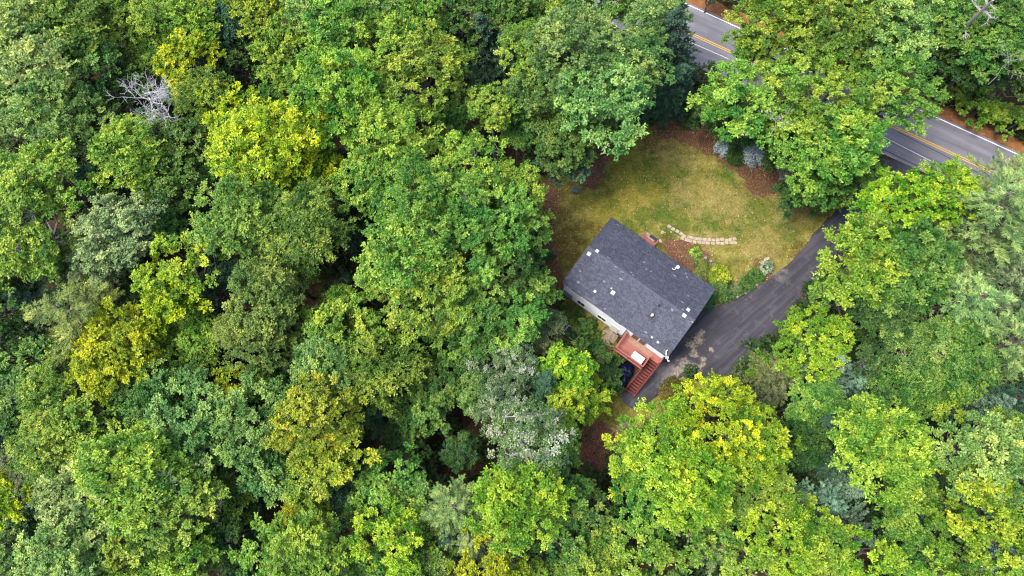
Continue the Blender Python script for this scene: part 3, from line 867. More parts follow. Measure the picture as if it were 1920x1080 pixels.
def broadleaf(seed, R, nl, nr, ntw, nlf, leaf, rr, droop=.35, flat=.65, lw=.62, spread=.9, keep=1.0, vert=.85, mat=None):
    r = np.random.default_rng(seed)
    c, lr, d = lobes_of(R, nl, r, vert)
    cs, us = [], []
    for i in range(nl):
        m = max(3, int(nr * (lr[i] / (R * .38)) ** 2 * r.uniform(.8, 1.2)))
        dd = fib_dirs(m, r, -.30, 1.0, .13)
        up = norm(d[i] * .55 + np.array([0, 0, .75]))
        # turn hemisphere towards up (keeps a few low ones)
        dd = norm(dd + up * .55)
        cs.append(c[i] + dd * lr[i] * r.uniform(.74, 1.22, (m, 1)) * np.array([1, 1, .85]))
        us.append(norm(dd * .8 + np.array([0, 0, .4])))
    cs, us = np.concatenate(cs), np.concatenate(us)
    if keep < 1:
        kk = r.random(len(cs)) < keep
        cs, us = cs[kk], us[kk]
    rs = rr * r.uniform(.72, 1.3, len(cs))
    q, lt, st = sprays(cs, us, rs, r, ntw, nlf, leaf, flat, droop, lw, spread)
    me = np_mesh('crown', q.reshape(-1, 3), np.arange(len(q) * 4).reshape(-1, 4), mat or M_LEAF, {'leaf_tone': lt, 'spray_tone': st})
    # limbs in crown frame (origin at crown centre)
    b = MB()
    base = Vector((0, 0, -R * 1.0))
    for i in range(nl):
        e = Vector(c[i]); mid = base.lerp(e, .5) + Vector((e.x * .12, e.y * .12, -R * .06))
        k = R / 5
        b.tube([base + Vector((0, 0, R * r.uniform(0, .5))), mid, e], [.13 * k + .03, .085 * k + .02, .04], 5, False)
    pick = r.permutation(len(cs))[:max(6, len(cs) // 2)]
    for j in pick:
        i = int(np.argmin(np.linalg.norm(c - cs[j], axis=1)))
        b.tube([Vector(c[i]), Vector((c[i] * .45 + cs[j] * .55)) + Vector((0, 0, -.08)), Vector(cs[j])], [.04, .028, .015], 4, False)
    return dict(R=R, crown=me, branch=b.v, faces=b.f, depth=R * 1.0)

def conifer(seed, R, Hc, levels, per, ntw, needles, nl_len, leaf_w=.05, droop=.12, up=.1, top_w=.15, plume=.55, irregular=.25, lift=0.0):
    """whorled limbs with feathery needle sprays; origin at mid crown"""
    r = np.random.default_rng(seed)
    P_, A_, N_, S_ = [], [], [], []
    b = MB()
    b.tube([(0, 0, -Hc * .5), (0, 0, Hc * .1), (0, 0, Hc * .48)], [.16 * R / 3 + .05, .1, .03], 6, False)
    for lv in range(levels):
        f = lv / max(1, levels - 1)
        z = -Hc * .42 + Hc * .88 * f
        lr = R * ((1 - f) ** .75 * (1 - top_w) + top_w)
        m = max(3, int(round(per * (1 - .35 * f))))
        a0 = r.uniform(0, 6.28)
        for k_ in range(m):
            a = a0 + 2 * pi * k_ / m + r.normal(0, .16)
            ln = lr * r.uniform(1 - irregular, 1 + irregular * .55)
            e = up + .5 * f + r.normal(0, .06)
            d = np.array([cos(a), sin(a), e])
            zz = z + r.normal(0, Hc / levels * .35)
            pts = [np.array([0, 0, zz]) + d * ln * s - np.array([0, 0, 1]) * droop * ln * s ** 2 for s in (0, .5, 1)]
            b.tube([Vector(p) for p in pts], [.05 * R / 3 + .01, .03, .012], 4, False)
            nt = max(5, int(ntw * ln / R))
            for j in range(nt):
                s = .2 + .8 * (j + r.random()) / nt
                o = np.array([0, 0, zz]) + d * ln * s - np.array([0, 0, 1]) * droop * ln * s ** 2
                sg = 1 if j % 2 else -1
                tw = a + sg * r.uniform(.3, 1.0) * (1.15 - s * .5)
                tl = plume * (1.2 - .75 * s) * r.uniform(.7, 1.25) * min(1.0, ln / R + .35) * R / 3
                td = np.array([cos(tw), sin(tw), .12 + lift + r.normal(0, .1)])
                ss = r.random(needles)
                p = o + td[None, :] * (ss * tl)[:, None] + r.normal(0, .025, (needles, 3))
                ang = tw + r.normal(0, .65, needles)
                ax = np.stack([np.cos(ang), np.sin(ang), r.normal(.18 + lift, .3, needles)], 1)
                P_.append(p); A_.append(ax); N_.append(np.array([0, 0, 1.0]) + r.normal(0, .4, (needles, 3)))
                S_.append(np.full(needles, r.random()))
    P_, A_, N_, S_ = map(np.concatenate, (P_, A_, N_, S_))
    L = nl_len * r.uniform(.7, 1.3, len(P_))
    q = leaf_cards(P_, A_, N_, L, np.full(len(P_), leaf_w) * r.uniform(.8, 1.3, len(P_)), .1, .02)
    me = np_mesh('crown', q.reshape(-1, 3), np.arange(len(q) * 4).reshape(-1, 4), M_NEEDLE, {'leaf_tone': r.random(len(P_)), 'spray_tone': S_})
    return dict(R=R, crown=me, branch=b.v, faces=b.f, depth=Hc * .5)

def finish(p, barkmat):
    me = bpy.data.meshes.new('branches'); me.from_pydata(p['branch'], [], p['faces']); me.materials.append(barkmat); me.update()
    p['branches'] = me
    t = MB(); n = 8; r = random.Random(len(p['branch']))
    k = p['R'] / 5
    t.tube([(0, 0, -.1), (0, 0, .12), (.05, .02, .45), (-.03, .04, .75), (0, 0, 1.0)], [.30 * k + .10, .24 * k + .08, .19 * k + .06, .16 * k + .04, .11 * k + .03], 8)
    p['trunk'] = t.mesh('trunk', barkmat)      # unit height, stretched per tree
    return p

PROTO = {
    'mL': [finish(broadleaf(11, 5.4, 19, 9, 13, 20, .20, .80), M_BARK), finish(broadleaf(12, 5.4, 18, 8, 11, 21, .22, .98, .35, .75, .55), M_BARK), finish(broadleaf(13, 5.4, 24, 10, 12, 18, .165, .70, .25, .9), M_BARK), finish(broadleaf(14, 5.4, 21, 9, 11, 20, .19, .88, .5, .75), M_BARK)],
    'mM': [finish(broadleaf(21, 3.9, 13, 8, 13, 19, .185, .72), M_BARK), finish(broadleaf(22, 3.9, 13, 7, 11, 20, .205, .90, .35, .75, .55), M_BARK), finish(broadleaf(23, 3.9, 16, 9, 12, 17, .15, .64, .25, .9), M_BARK),
           finish(broadleaf(24, 3.9, 12, 8, 11, 19, .18, .82, .5, .75), M_BARK), finish(broadleaf(25, 3.9, 14, 7, 10, 19, .22, .92, .3, .8, .5, 1.1), M_BARK)],
    'mS': [finish(broadleaf(s, 2.3, 8, 6, 11, 15, .175, .56), M_BARK) for s in (31, 32, 33)],
    'fM': [finish(broadleaf(s, 3.7, 13, 15, 8, 13, .17, .62, .25, .9, .7, 1.4), M_PALEBARK) for s in (41, 42, 43)],
    'wM': [finish(broadleaf(s, 3.7, 12, 12, 8, 20, .19, .95, .75, .55, .45, .7), M_BARK) for s in (51, 52)],
    'vM': [finish(broadleaf(s, 3.7, 12, 13, 7, 10, .16, .66, .25, .9, .7, 1.5, .9, .85, M_SILVER), M_DEAD) for s in (61, 62)],
    'pM': [finish(conifer(s, 3.4, 6.5, 7, 7, 11, 44, .26, .055, .14, .10, .12, .66, .45), M_BARK) for s in (71, 72, 73)],
    'PM': [finish(conifer(s, 4.6, 7.0, 8, 6, 17, 46, .30, .05, .30, .14, .15, .80, .45), M_BARK) for s in (75, 76)],
    'sM': [finish(conifer(s, 2.2, 7.5, 15, 8, 12, 20, .17, .06, .30, .05, .06, .75, .2), M_BARK) for s in (81, 82)],
}
NOMINAL = {k_: v_[0]['R'] for k_, v_ in PROTO.items()}
tri = sum(len(p['crown'].polygons) * 2 for v_ in PROTO.values() for p in v_)
print('prototype leaf triangles', tri)

COL = {   # real leaf colours
    'ye': (0.255, 0.335, 0.020), 'gy': (0.240, 0.300, 0.030), 'lg': (0.188, 0.318, 0.028), 'yg': (0.168, 0.282, 0.036), 'pg': (0.195, 0.315, 0.080),
    'bg': (0.128, 0.262, 0.042), 'mg': (0.094, 0.192, 0.036), 'dg': (0.042, 0.100, 0.022), 'gg': (0.130, 0.238, 0.058), 'ol': (0.155, 0.215, 0.044),
    'ob': (0.190, 0.220, 0.060), 'oy': (0.124, 0.220, 0.030), 'bl': (0.140, 0.240, 0.160), 'db': (0.044, 0.105, 0.054), 'sv': (0.15, 0.24, 0.075), 'gr': (0.18, 0.26, 0.100), 'pp': (0.190, 0.280, 0.090),
    'tb': (0.13, 0.175, 0.070),
}
CNAME = {'ye': 'bright yellow', 'gy': 'golden yellow', 'lg': 'lime green', 'yg': 'yellow-green', 'pg': 'pale green', 'bg': 'fresh green', 'mg': 'mid green', 'dg': 'dark green', 'gg': 'soft grey-green',
         'ol': 'olive', 'ob': 'tan olive', 'oy': 'mossy olive-green', 'bl': 'pale blue-green', 'db': 'dark blue-green', 'sv': 'silvery white', 'gr': 'greyish sage', 'pp': 'pale sage', 'tb': 'dull brownish green'}
TNAME = {'m': 'clumpy maple', 'f': 'fine-leaved birch', 'w': 'drooping-leaved tree', 'v': 'sparse pale-twigged tree', 'p': 'feathery pine', 'P': 'drooping plumed pine', 's': 'pointed spruce'}
ONAME = {'m': 'maple_tree', 'f': 'birch_tree', 'w': 'beech_tree', 'v': 'poplar_tree', 'p': 'pine_tree', 'P': 'pine_tree', 's': 'spruce_tree'}

# u v r kind colour [crown height]   (photograph pixels, crown centre)
TREES = """
75 62 84 m pg
18 45 60 m pg
150 62 78 m oy
222 42 62 m yg
100 140 80 m pg
172 130 66 f gg
18 125 50 f mg
150 240 66 m pg
20 225 52 f pg
300 42 62 m yg
352 18 56 m yg
372 60 66 m yg
300 100 50 w oy 9
362 120 58 m ye
425 45 44 w db
482 28 62 m gy
545 82 60 m yg
595 22 70 m gg
640 62 78 m bg
450 112 52 m dg 8
20 175 52 m mg
108 222 72 m gg
205 225 44 m mg 8
252 292 76 m yg
392 190 62 m yg
432 222 62 m ye
482 290 92 m ye 13
566 262 82 m ye 13
600 318 58 m ye
360 272 54 m mg
112 345 80 m yg
40 350 62 m yg
70 430 92 f yg
20 480 52 f yg
330 340 64 m mg
300 330 48 m yg
452 412 78 m bg 13
460 350 56 m bg
575 428 80 w oy 13
580 350 58 w oy
650 190 104 m yg 13
800 140 90 m yg 13
735 95 70 m yg 12
742 282 94 m yg 12
700 350 70 m bg
812 405 112 m bg 14
768 470 92 m bg 13
896 430 102 m bg 12
945 505 76 m mg 9
962 422 70 m bg 10
892 325 80 f yg 12
960 365 62 f yg 11
922 205 56 f yg 11
995 110 66 m yg 11
1075 105 92 m gg 13
1130 195 90 m gg 12
1010 190 70 m mg 10
1180 130 74 m gg 11
1215 60 50 m gg 11
1055 270 62 m mg 8
1065 305 46 m db 6
1095 240 58 m mg 9
860 40 84 m mg 9
955 20 66 m mg 9
910 95 56 s db 7
945 110 46 s db 7
1000 20 56 m dg 8
1060 15 46 m yg 10
790 15 66 m bg 11
720 30 66 m gg 11
1260 85 52 s db 9
1255 30 48 m gg 10
1262 165 46 s db 6
1442 60 78 m yg 12
1540 62 108 m yg 12
1650 70 92 m pg 12
1406 200 84 m bg 11
1522 190 108 m yg 12
1664 178 88 m bg 12
1502 292 88 m bg 10
1572 265 86 m bg 11
1352 195 48 m bg 9
1412 98 46 m yg 11
1530 352 58 m mg 8
1494 368 50 m dg 4
1460 290 38 m dg 3
1505 335 58 m mg 5
1552 360 42 m mg 4
1383 256 24 m dg 2.5
1592 326 50 m mg 7
1342 222 42 m dg 4
1408 246 36 m dg 4
1785 45 62 m bg 10
1850 95 74 m mg 10
1895 55 60 m mg 11
1800 115 56 m dg 8
1908 150 44 m dg 7
1755 20 44 m bg 9
1674 402 90 m lg 10
1613 492 90 m yg 10
1700 500 86 m mg 10
1768 368 66 m lg 10
1556 515 32 m mg 5
1655 575 66 m dg 8
1580 560 56 m mg 7
1852 415 112 P pp 11
1792 568 98 P pp 10
1890 645 98 P pp 11
1908 335 64 P pp 10
1800 478 64 p tb 8
1905 520 80 P gr 9
1520 650 70 m lg 7
1545 690 56 p bl 6
1600 712 46 p bl 5.5
1455 700 44 p tb 4.5
1790 670 84 f mg 9
1695 670 72 f mg 8
1760 720 56 f mg 8
1640 640 46 m dg 4
1340 792 104 m ye 10
1240 838 86 m lg 10
1400 840 84 m lg 10
1275 905 92 m lg 11
1420 920 74 m yg 9
1205 935 66 m bg 9
1180 865 52 m lg 9
1510 760 44 m bg 7
1440 745 46 p tb 4
1500 830 62 m dg 6
1645 840 98 m yg 12
1610 800 62 m oy 11
1700 730 66 w mg 9
1765 757 46 m yg 9
1835 860 92 m pg 12
1895 830 60 m yg 11
1845 960 100 m lg 12
1772 982 50 m mg 9
1880 1040 78 m yg 11
1492 930 44 p bl 7
1550 945 44 p bl 7
1602 990 48 p bl 7
1592 915 32 s bl 6
1845 758 40 s bl 7
1900 785 32 s bl 6
1885 1040 34 p bl 12
1690 920 66 m oy 10
1455 1005 78 m lg 10
1340 1030 46 p gr 7
1300 1000 62 m oy 8
1528 1010 66 m yg 9
1620 1055 66 m lg 10
1690 1020 56 m mg 8
1560 1065 52 m yg 9
1400 1060 56 m yg 9
1735 1060 62 m yg 10
970 945 98 m lg 12
850 950 62 P pp 11
885 1010 52 p gr 10
920 1060 76 m ye 11
1062 1010 62 m mg 9
1095 955 60 m mg 8
1110 1058 64 m yg 9
1185 1035 66 m yg 9
1045 930 66 m bg 9
990 832 88 v sv 11
935 762 58 v sv 9
900 740 52 f gg 8
1050 850 44 m mg 7
908 682 52 v sv 8
965 685 54 v gr 8
1060 692 54 m lg 7
1086 750 38 m lg 5
1060 765 52 m lg 7
1112 742 38 m lg 4
1112 690 44 m dg 1.6
1015 620 46 f tb 5
955 600 66 m bg 9
1000 552 48 m mg 8
820 565 90 m yg 12
745 520 66 m yg 11
880 570 66 m bg 11
640 635 80 m yg 10
610 690 72 m gg 11
705 690 78 w oy 10
640 575 46 f oy 9
510 560 82 m ol 12
500 640 78 m ol 11
345 515 78 m lg 11
330 575 60 m ye 11
230 445 84 f gr 12
190 500 54 f gr 10
160 590 100 P ob 11
235 650 86 m ye 11
205 690 70 m ye 11
330 690 62 w oy 9
370 630 60 w yg 9
45 560 44 p bl 8
30 645 62 m dg 8
65 690 60 m mg 9
420 535 46 m db 7
20 540 46 m dg 7
105 735 72 m oy 10
30 760 62 m mg 8
165 795 66 m yg 11
115 835 72 m yg 11
295 750 72 m mg 10
355 785 82 m gg 11
380 850 70 m gg 10
435 725 44 m ye 10
480 795 80 m gg 11
505 880 62 m gg 10
600 790 96 m gy 12
620 850 66 m gy 11
575 895 52 m yg 10
570 950 46 w ye 9
165 945 86 m pg 12
255 890 96 m yg 13
330 945 84 m yg 12
265 1000 80 m yg 11
80 960 56 m dg 7
18 940 50 m ye 11
35 1035 58 m gg 9
130 1050 82 m pg 12
215 1070 62 m yg 10
45 862 52 p tb 8
430 930 54 m oy 7
420 1010 64 m dg 7
360 1040 66 m yg 9
590 1045 86 m yg 11
510 1050 66 m yg 10
735 1010 78 m lg 10
735 900 62 m bg 8
775 945 52 m bg 8
690 960 50 m mg 7
700 1060 56 m bg 9
795 1050 52 m mg 8
838 1002 42 s db 7
790 765 60 m mg 6
720 760 56 p db 5
760 820 48 m dg 5
862 845 36 f dg 5
1568 868 40 s db 7
1725 955 40 s db 7
1545 800 42 s db 6
1625 745 40 s db 6
1470 985 36 s db 6
830 715 62 m mg 7
660 725 66 m db 7
870 640 64 m mg 8
915 620 58 m mg 8
655 440 42 p db 5
655 540 44 p db 6
500 475 46 m dg 6
270 560 44 m dg 6
150 700 44 m dg 6
300 620 44 m dg 5
450 960 50 m dg 5
640 930 50 m db 6
510 720 50 m mg 8
540 520 46 m mg 8
1092 616 24 m mg 1.0
1075 660 34 m mg 2
1138 712 32 m dg 1.6
1424 690 30 m oy 2
1890 232 40 m yg 2
1830 205 36 m yg 1.6
1780 180 32 m yg 1.5
1860 215 30 m oy 1.6
1335 -10 28 m dg 3
1640 10 60 m pg 13
1470 10 60 m yg 13
1140 8 52 m mg 9
1192 12 46 m gg 9
1232 22 42 m gg 9
1100 0 44 m bg 9
60 5 56 m pg
"""
LAND = [('the white dead tree', 270, 180), ('the house roof', 1200, 540), ('the red deck', 1195, 655), ('the lawn', 1290, 340), ('the driveway', 1400, 610), ('the road', 1330, 70), ('the road', 1770, 280),
        ('the silvery poplars', 970, 800), ('the small grey snag', 752, 860), ('the top left corner', 0, 0), ('the bottom left corner', 0, 1080), ('the bottom right corner', 1920, 1080), ('the top right corner', 1920, 0),
        ('the tan olive pine', 160, 590), ('the big sage pines', 1860, 450), ('the yellow maple by the driveway', 1350, 790), ('the brownish olive maples', 505, 600), ('the bright yellow maples', 520, 280),
        ('the golden maple', 600, 790), ('the big pale maples', 250, 920), ('the big fresh green maples', 850, 420), ('the huge roadside maples', 1540, 190), ('the row of blue pines', 1550, 950), ('the fallen dead branch', 1635, 640)]
def where(du, dv):
    a = math.degrees(math.atan2(-dv, du)) % 360
    return ['right of', 'up and right of', 'above', 'up and left of', 'left of', 'down and left of', 'below', 'down and right of'][int((a + 22.5) // 45) % 8]
def dist_word(d): return '' if d < 130 else ('some way ' if d < 230 else 'far ')
used_labels = {}
def tree_label(u, v, r, kd, c):
    size = 'low' if r < 46 else ('small' if r < 58 else ('medium' if r < 76 else ('large' if r < 95 else 'very large')))
    ls = sorted(LAND, key=lambda l: math.hypot(u - l[1], v - l[2]))
    # a landmark tree is not described by itself
    ls = [l for l in ls if math.hypot(u - l[1], v - l[2]) > 28]
    def rel(l):
        d_ = math.hypot(u - l[1], v - l[2])
        return f"{dist_word(d_)}{where(u - l[1], v - l[2])} {l[0]}"
    head = f"{size} {CNAME[c]} {TNAME[kd]}"
    for l in ls[:8]:
        lab = f"{head} {rel(l)}"
        if lab not in used_labels and len(lab.split()) <= 16:
            used_labels[lab] = 1
            return lab
    lab = f"{head} {where(u - ls[0][1], v - ls[0][2])} {ls[0][0]}, inner one"
    used_labels[lab] = 1
    return lab

def in_poly(x, y, poly):
    n = len(poly); c_ = np.zeros(len(x), bool); j = n - 1
    for i in range(n):
        xi, yi = poly[i]; xj, yj = poly[j]
        hit = ((yi > y) != (yj > y)) & (x < (xj - xi) * (y - yi) / (yj - yi + 1e-12) + xi)
        c_ ^= hit; j = i
    return c_
LW = px_poly(LAWN_PX); DW = px_poly(DRIVE_PX)
SY = px_poly([(1060, 555), (1150, 610), (1160, 690), (1170, 730), (1190, 765), (1215, 760), (1262, 718), (1290, 700), (1330, 730), (1250, 790), (1150, 860), (1090, 880), (1080, 790), (1110, 740), (1080, 700), (1040, 640)])
HW = [tuple(hw(x, y)[:2]) for x, y in ((-6.4, -6.2), (6.4, -8.6), (6.4, 4.4), (-6.4, 4.4))]
def clear(x, y):
    c_ = in_poly(x, y, LW) | in_poly(x, y, DW) | in_poly(x, y, HW) | in_poly(x, y, SY)
    n_ = x * rnx + y * rny
    return c_ | ((n_ > RN - 4.6) & (n_ < RN + 5.3))

def tree(u, v, r, kd, c, zc=None, group='trees of the surrounding woods'):
    if zc is None: zc = 12.0 if r > 66 else 10.5
    zc = max(zc, 1.0)
    p = at(u, v, zc)
    Rm = r * depth_at(p) / FOC
    key = {'m': 'mL' if Rm > 4.6 else ('mM' if Rm > 2.9 else 'mS'), 'f': 'fM', 'w': 'wM', 'v': 'vM', 'p': 'pM', 'P': 'PM', 's': 'sM'}[kd]
    pr = PROTO[key][rng.integers(len(PROTO[key]))]
    s = Rm / NOMINAL[key] * (0.97 if kd in 'mfwv' else 1.05)
    q = Vector((p.x, p.y, 0))
    isclear = lambda x, y: bool(clear(np.array([x]), np.array([y]))[0])
    if zc >= 4 and isclear(q.x, q.y):       # trunks stand beside the open ground and lean over it
        done = False
        for k_ in range(1, 30):
            for a_ in range(16):
                x, y = p.x + cos(a_ * pi / 8) * k_ * .4, p.y + sin(a_ * pi / 8) * k_ * .4
                if not isclear(x, y):
                    q = Vector((x, y, 0)); done = True; break
            if done: break
    root = tag(new_obj(ONAME[kd], None, loc=q), tree_label(u, v, r, kd, c), 'tree', group)
    off = Vector((p.x - q.x, p.y - q.y, zc))
    ra = rng.uniform(0, 6.28)
    cc = np.array(COL[c]) * rng.uniform(.92, 1.08, 3) * rng.uniform(.92, 1.08)
    low = zc - pr['depth'] * s
    crown = new_obj('crown', pr['crown'], root, off, ra); crown.scale = (s * rng.uniform(.88, 1.14), s * rng.uniform(.88, 1.14), s * rng.uniform(.95, 1.2)); crown.rotation_euler = (rng.normal(0, .10), rng.normal(0, .10), ra); crown.color = (*cc, 1)
    br = new_obj('branches', pr['branches'], root, off, ra); br.scale = crown.scale; br.rotation_euler = crown.rotation_euler
    if low > 0.3:
        e = Vector((off.x, off.y, low + .3))
        tr = new_obj('trunk', pr['trunk'], root); tr.scale = (s, s, e.length)
        tr.rotation_euler = e.to_track_quat('Z', 'Y').to_euler()
    elif kd in 'mfwv':
        tr = new_obj('trunk', pr['trunk'], root); tr.scale = (s * .4, s * .4, max(zc * .6, .3))
    return root

rows = [l.split() for l in TREES.strip().splitlines()]
for w_ in rows:
    tree(float(w_[0]), float(w_[1]), float(w_[2]), w_[3], w_[4], float(w_[5]) if len(w_) > 5 else None)
NEAR = {'ye': 'lg', 'gy': 'yg', 'lg': 'yg', 'yg': 'mg', 'pg': 'gg', 'bg': 'mg', 'mg': 'dg', 'dg': 'mg', 'gg': 'mg', 'ol': 'oy', 'ob': 'mg', 'oy': 'mg', 'bl': 'db', 'db': 'dg', 'sv': 'gg', 'gr': 'gg', 'pp': 'yg', 'tb': 'dg'}
mids = [(float(w_[0]), float(w_[1]), float(w_[2]), w_[4]) for w_ in rows]
rf_ = np.random.default_rng(31)
nfill = 0
for j in range(17):
    for i in range(29):
        u, v = i * 70 + rf_.uniform(-30, 30), j * 68 + rf_.uniform(-30, 30)
        r = rf_.uniform(30, 50)
        dd_ = [math.hypot(u - m_[0], v - m_[1]) / (m_[2] + .35 * r) for m_ in mids]
        if min(dd_) < .68: continue
        if 790 < u < 900 and 790 < v < 890: continue
        an = np.arange(12) * pi / 6
        pts = [at(u + r * 1.25 * cos(a_), v + r * 1.25 * sin(a_)) for a_ in an] + [at(u, v)]
        if clear(np.array([q_.x for q_ in pts]), np.array([q_.y for q_ in pts])).any(): continue
        if 1040 < u < 1400 and 380 < v < 780: continue
        if u > 1700 and 140 < v < 260: continue
        k_ = int(np.argmin(dd_)); c = mids[k_][3]
        if rf_.random() < .6: c = NEAR[c]
        kd = rf_.choice(list('mmmffws')) if c not in ('bl', 'db', 'pp', 'tb', 'ob') else rf_.choice(list('ssp'))
        if kd == 's' and c not in ('bl', 'db'): c = 'db'
        tree(u, v, r, kd, c, rf_.uniform(6.5, 10.5), 'smaller trees filling the gaps of the canopy')
        mids.append((u, v, r, c)); nfill += 1
print('trees', len(rows), 'fill', nfill)

# ------------------------------------------------------------------ dead trees and branches
def dead_tree(name, base, tip, label, seed, spread=1.0, depth=4, r0=.2, L0=None, mat=None, cat='dead tree', nfirst=9, minr=.018):
    r = random.Random(seed)
    root = tag(new_obj(name, None, loc=(base.x, base.y, base.z)), label, cat)
    tr = MB(); br = MB()
    h = tip - base
    pts = [Vector((0, 0, -.05)), h * .33 + Vector((.1, -.05, 0)), h * .66 + Vector((-.08, .06, 0)), h]
    tr.tube(pts, [r0, r0 * .85, r0 * .7, r0 * .35], 8)
    tr.build('trunk', mat or M_DEAD, root)
    def grow(p, d, L, rad, lev):
        n = 3
        q = [p]
        dd = d.copy()
        for i in range(n):
            dd = (dd + Vector((r.gauss(0, .22), r.gauss(0, .22), r.gauss(.02, .16)))).normalized()
            q.append(q[-1] + dd * L / n)
        br.tube(q, [rad * (1 - .5 * i / n) for i in range(n + 1)], 5 if rad > .04 else 4, False)
        if lev <= 0: return
        for k in range(r.choice((3, 4)) if lev > 1 else 4):
            i = r.choice((1, 2, 3, 3))
            nd = (dd + Vector((r.gauss(0, .75), r.gauss(0, .75), r.gauss(.05, .4)))).normalized()
            grow(q[i], nd, L * r.uniform(.5, .75), max(rad * .55, minr), lev - 1)
    L0 = L0 or h.length * .4
    for k in range(nfirst):
        a = k * 2.4 + r.uniform(-.4, .4)
        f = r.uniform(.62, 1.0)
        s = h * f
        d = Vector((cos(a) * spread, sin(a) * spread, r.uniform(.1, .7))).normalized()
        grow(s, d, L0 * r.uniform(.7, 1.1), r0 * .42, depth - 1)
    br.build('branches', mat or M_DEAD, root)
    return root
tip = at(268, 172, 15.5); dead_tree('dead_tree', Vector((tip.x + 1.2, tip.y - .8, 0)), tip, 'bare bleached white dead tree with many twisted branches among green crowns', 17, 1.0, 4, .15, 1.75, nfirst=17, minr=.014)
tip = at(752, 862, 6.0); dead_tree('dead_sapling', Vector((tip.x, tip.y, 0)), tip, 'small bare grey snag with radiating twigs in a dark gap', 9, 1.2, 3, .08, 1.0, nfirst=12, minr=.014)
tip = at(725, 915, 6.5); dead_tree('dead_sapling', Vector((tip.x, tip.y, 0)), tip, 'tiny bare grey snag poking through green maple leaves below the small snag', 10, 1.2, 3, .05, .5, nfirst=8, minr=.011)
a = at(1622, 662, 1.0); b = at(1668, 628, 2.4)
dead_tree('dead_branch', a, b, 'fallen bleached dead branch in a dark gap beside the big sage pines', 21, 1.0, 3, .06, .9, nfirst=8, cat='dead branch', minr=.015)
a = at(1788, 75, 6); b = at(1862, 0, 17.0)
g0 = Vector((a.x, a.y, 0))
dead_tree('leaning_trunk', Vector((at(1788, 75, 6).x, at(1788, 75, 6).y, 0)), b, 'tall bare grey trunk leaning out beside the road at the top right', 22, .8, 3, .30, 1.2, nfirst=7, mat=M_PALEBARK)
for i, (u, v, z, hgt, lab) in enumerate([(1896, 110, 14, 3.2, 'bare white twiggy branch reaching over dark leaves near the top right corner'), (1462, 215, 15.5, 2.2, 'bare grey branch showing through the big maples above the lawn'),
                                         (300, 905, 15, 2.4, 'bare grey twigs sticking out of the big pale maples'), (1185, 800, 11, 2.2, 'forked dead twig at the left edge of the lime maple by the stairs'),
                                         (395, 945, 12.5, 2.0, 'bare grey twigs at the right edge of the big pale maples'), (250, 760, 12, 2.0, 'bare grey twigs between olive and mid green maples'),
                                         (1720, 950, 8, 2.4, 'dark bare branches in the gap among bottom right maples'), (425, 30, 11, 2.6, 'bare pale branches in the dark gap near the top edge'),
                                         (30, 105, 13, 2.4, 'bare pale branches over the pale green maples near the top left corner')]):
    p = at(u, v, z)
    dead_tree('bare_branch', Vector((p.x, p.y - .6, z - hgt)), p, lab, 40 + i, 1.3, 3, .035, hgt * .42, nfirst=5, mat=M_PALEBARK, cat='dead branch', minr=.009)

# ------------------------------------------------------------------ shrubs of the garden
def shrub(name, u, v, r_px, h, colr, label, seed, kind='round', leaf=.12, cat='shrub', grp=None, dens=1.0):
    p = at(u, v, h * .5)
    R = r_px * depth_at(p) / FOC
    r = np.random.default_rng(seed)
    if kind == 'hosta':
        n = 90
        a = r.uniform(0, 6.28, n); el = r.uniform(.1, 1.2, n)
        d = np.stack([np.cos(a) * np.cos(el), np.sin(a) * np.cos(el), np.sin(el) * .8], 1)
        pos = d * (R * r.uniform(.35, .75, n))[:, None] * np.array([1, 1, h / R])
        L = leaf * 2.2 * r.uniform(.8, 1.2, n)
        q = leaf_cards(pos, d * np.array([1, 1, .2]), np.array([0, 0, 1.0]) + r.normal(0, .2, (n, 3)), L, L * .5, .35, .12)
        lt, st = r.random(n), r.random(n)
    else:
        m = int(max(7, 46 * R * R * dens))
        dd = fib_dirs(m, r, -.1, 1.0, .2)
        cs = dd * np.array([R * .78, R * .78, h * .6]) * r.uniform(.75, 1.12, (m, 1))
        q, lt, st = sprays(cs, dd, np.full(m, max(.18, R * .34)), r, 7, 9, leaf, .8, .2, .6)
    me = np_mesh('leaves', q.reshape(-1, 3), np.arange(len(q) * 4).reshape(-1, 4), M_LEAF, {'leaf_tone': lt, 'spray_tone': st})
    root = tag(new_obj(name, None, loc=(p.x, p.y, 0.02)), label, cat, grp)
    o = new_obj('leaves', me, root, (0, 0, h * .35)); o.color = (*colr, 1)
    b = MB()
    for k in range(7):
        a = k * .9; e = Vector((cos(a) * R * .6, sin(a) * R * .6, h * .75))
        b.tube([(0, 0, 0), e * .5 + Vector((0, 0, .05)), e], [.022, .016, .008], 4, False)
    b.build('stem', M_BARK, root)
    return root
shrub('hosta_plant', 1304, 473, 13, .4, (.13, .25, .03), 'fresh green hosta clump in the reddish mulch of the front bed', 1, 'hosta', .17, 'plant')
shrub('garden_shrub', 1320, 508, 20, .9, (.16, .20, .045), 'dull yellow-green shrub tucked against the front eave of the roof', 2)
shrub('garden_shrub', 1348, 517, 21, 1.1, (.27, .34, .035), 'bright lime yellow shrub at the corner of the house roof', 3, leaf=.15)
shrub('garden_shrub', 1348, 545, 22, 1.0, (.075, .17, .04), 'rounded mid green shrub between the lime shrub and the driveway', 4)
shrub('garden_shrub', 1327, 568, 14, .8, (.06, .15, .05), 'small dark green shrub under the roof corner beside the driveway', 5)
shrub('garden_shrub', 1437, 501, 14, .7, (.24, .33, .21), 'pale silver-green shrub at the tip of the planting strip by the driveway', 6, leaf=.10)
shrub('garden_shrub', 1416, 516, 14, .55, (.06, .14, .028), 'low grassy dark green plant next to the silver shrub', 7)
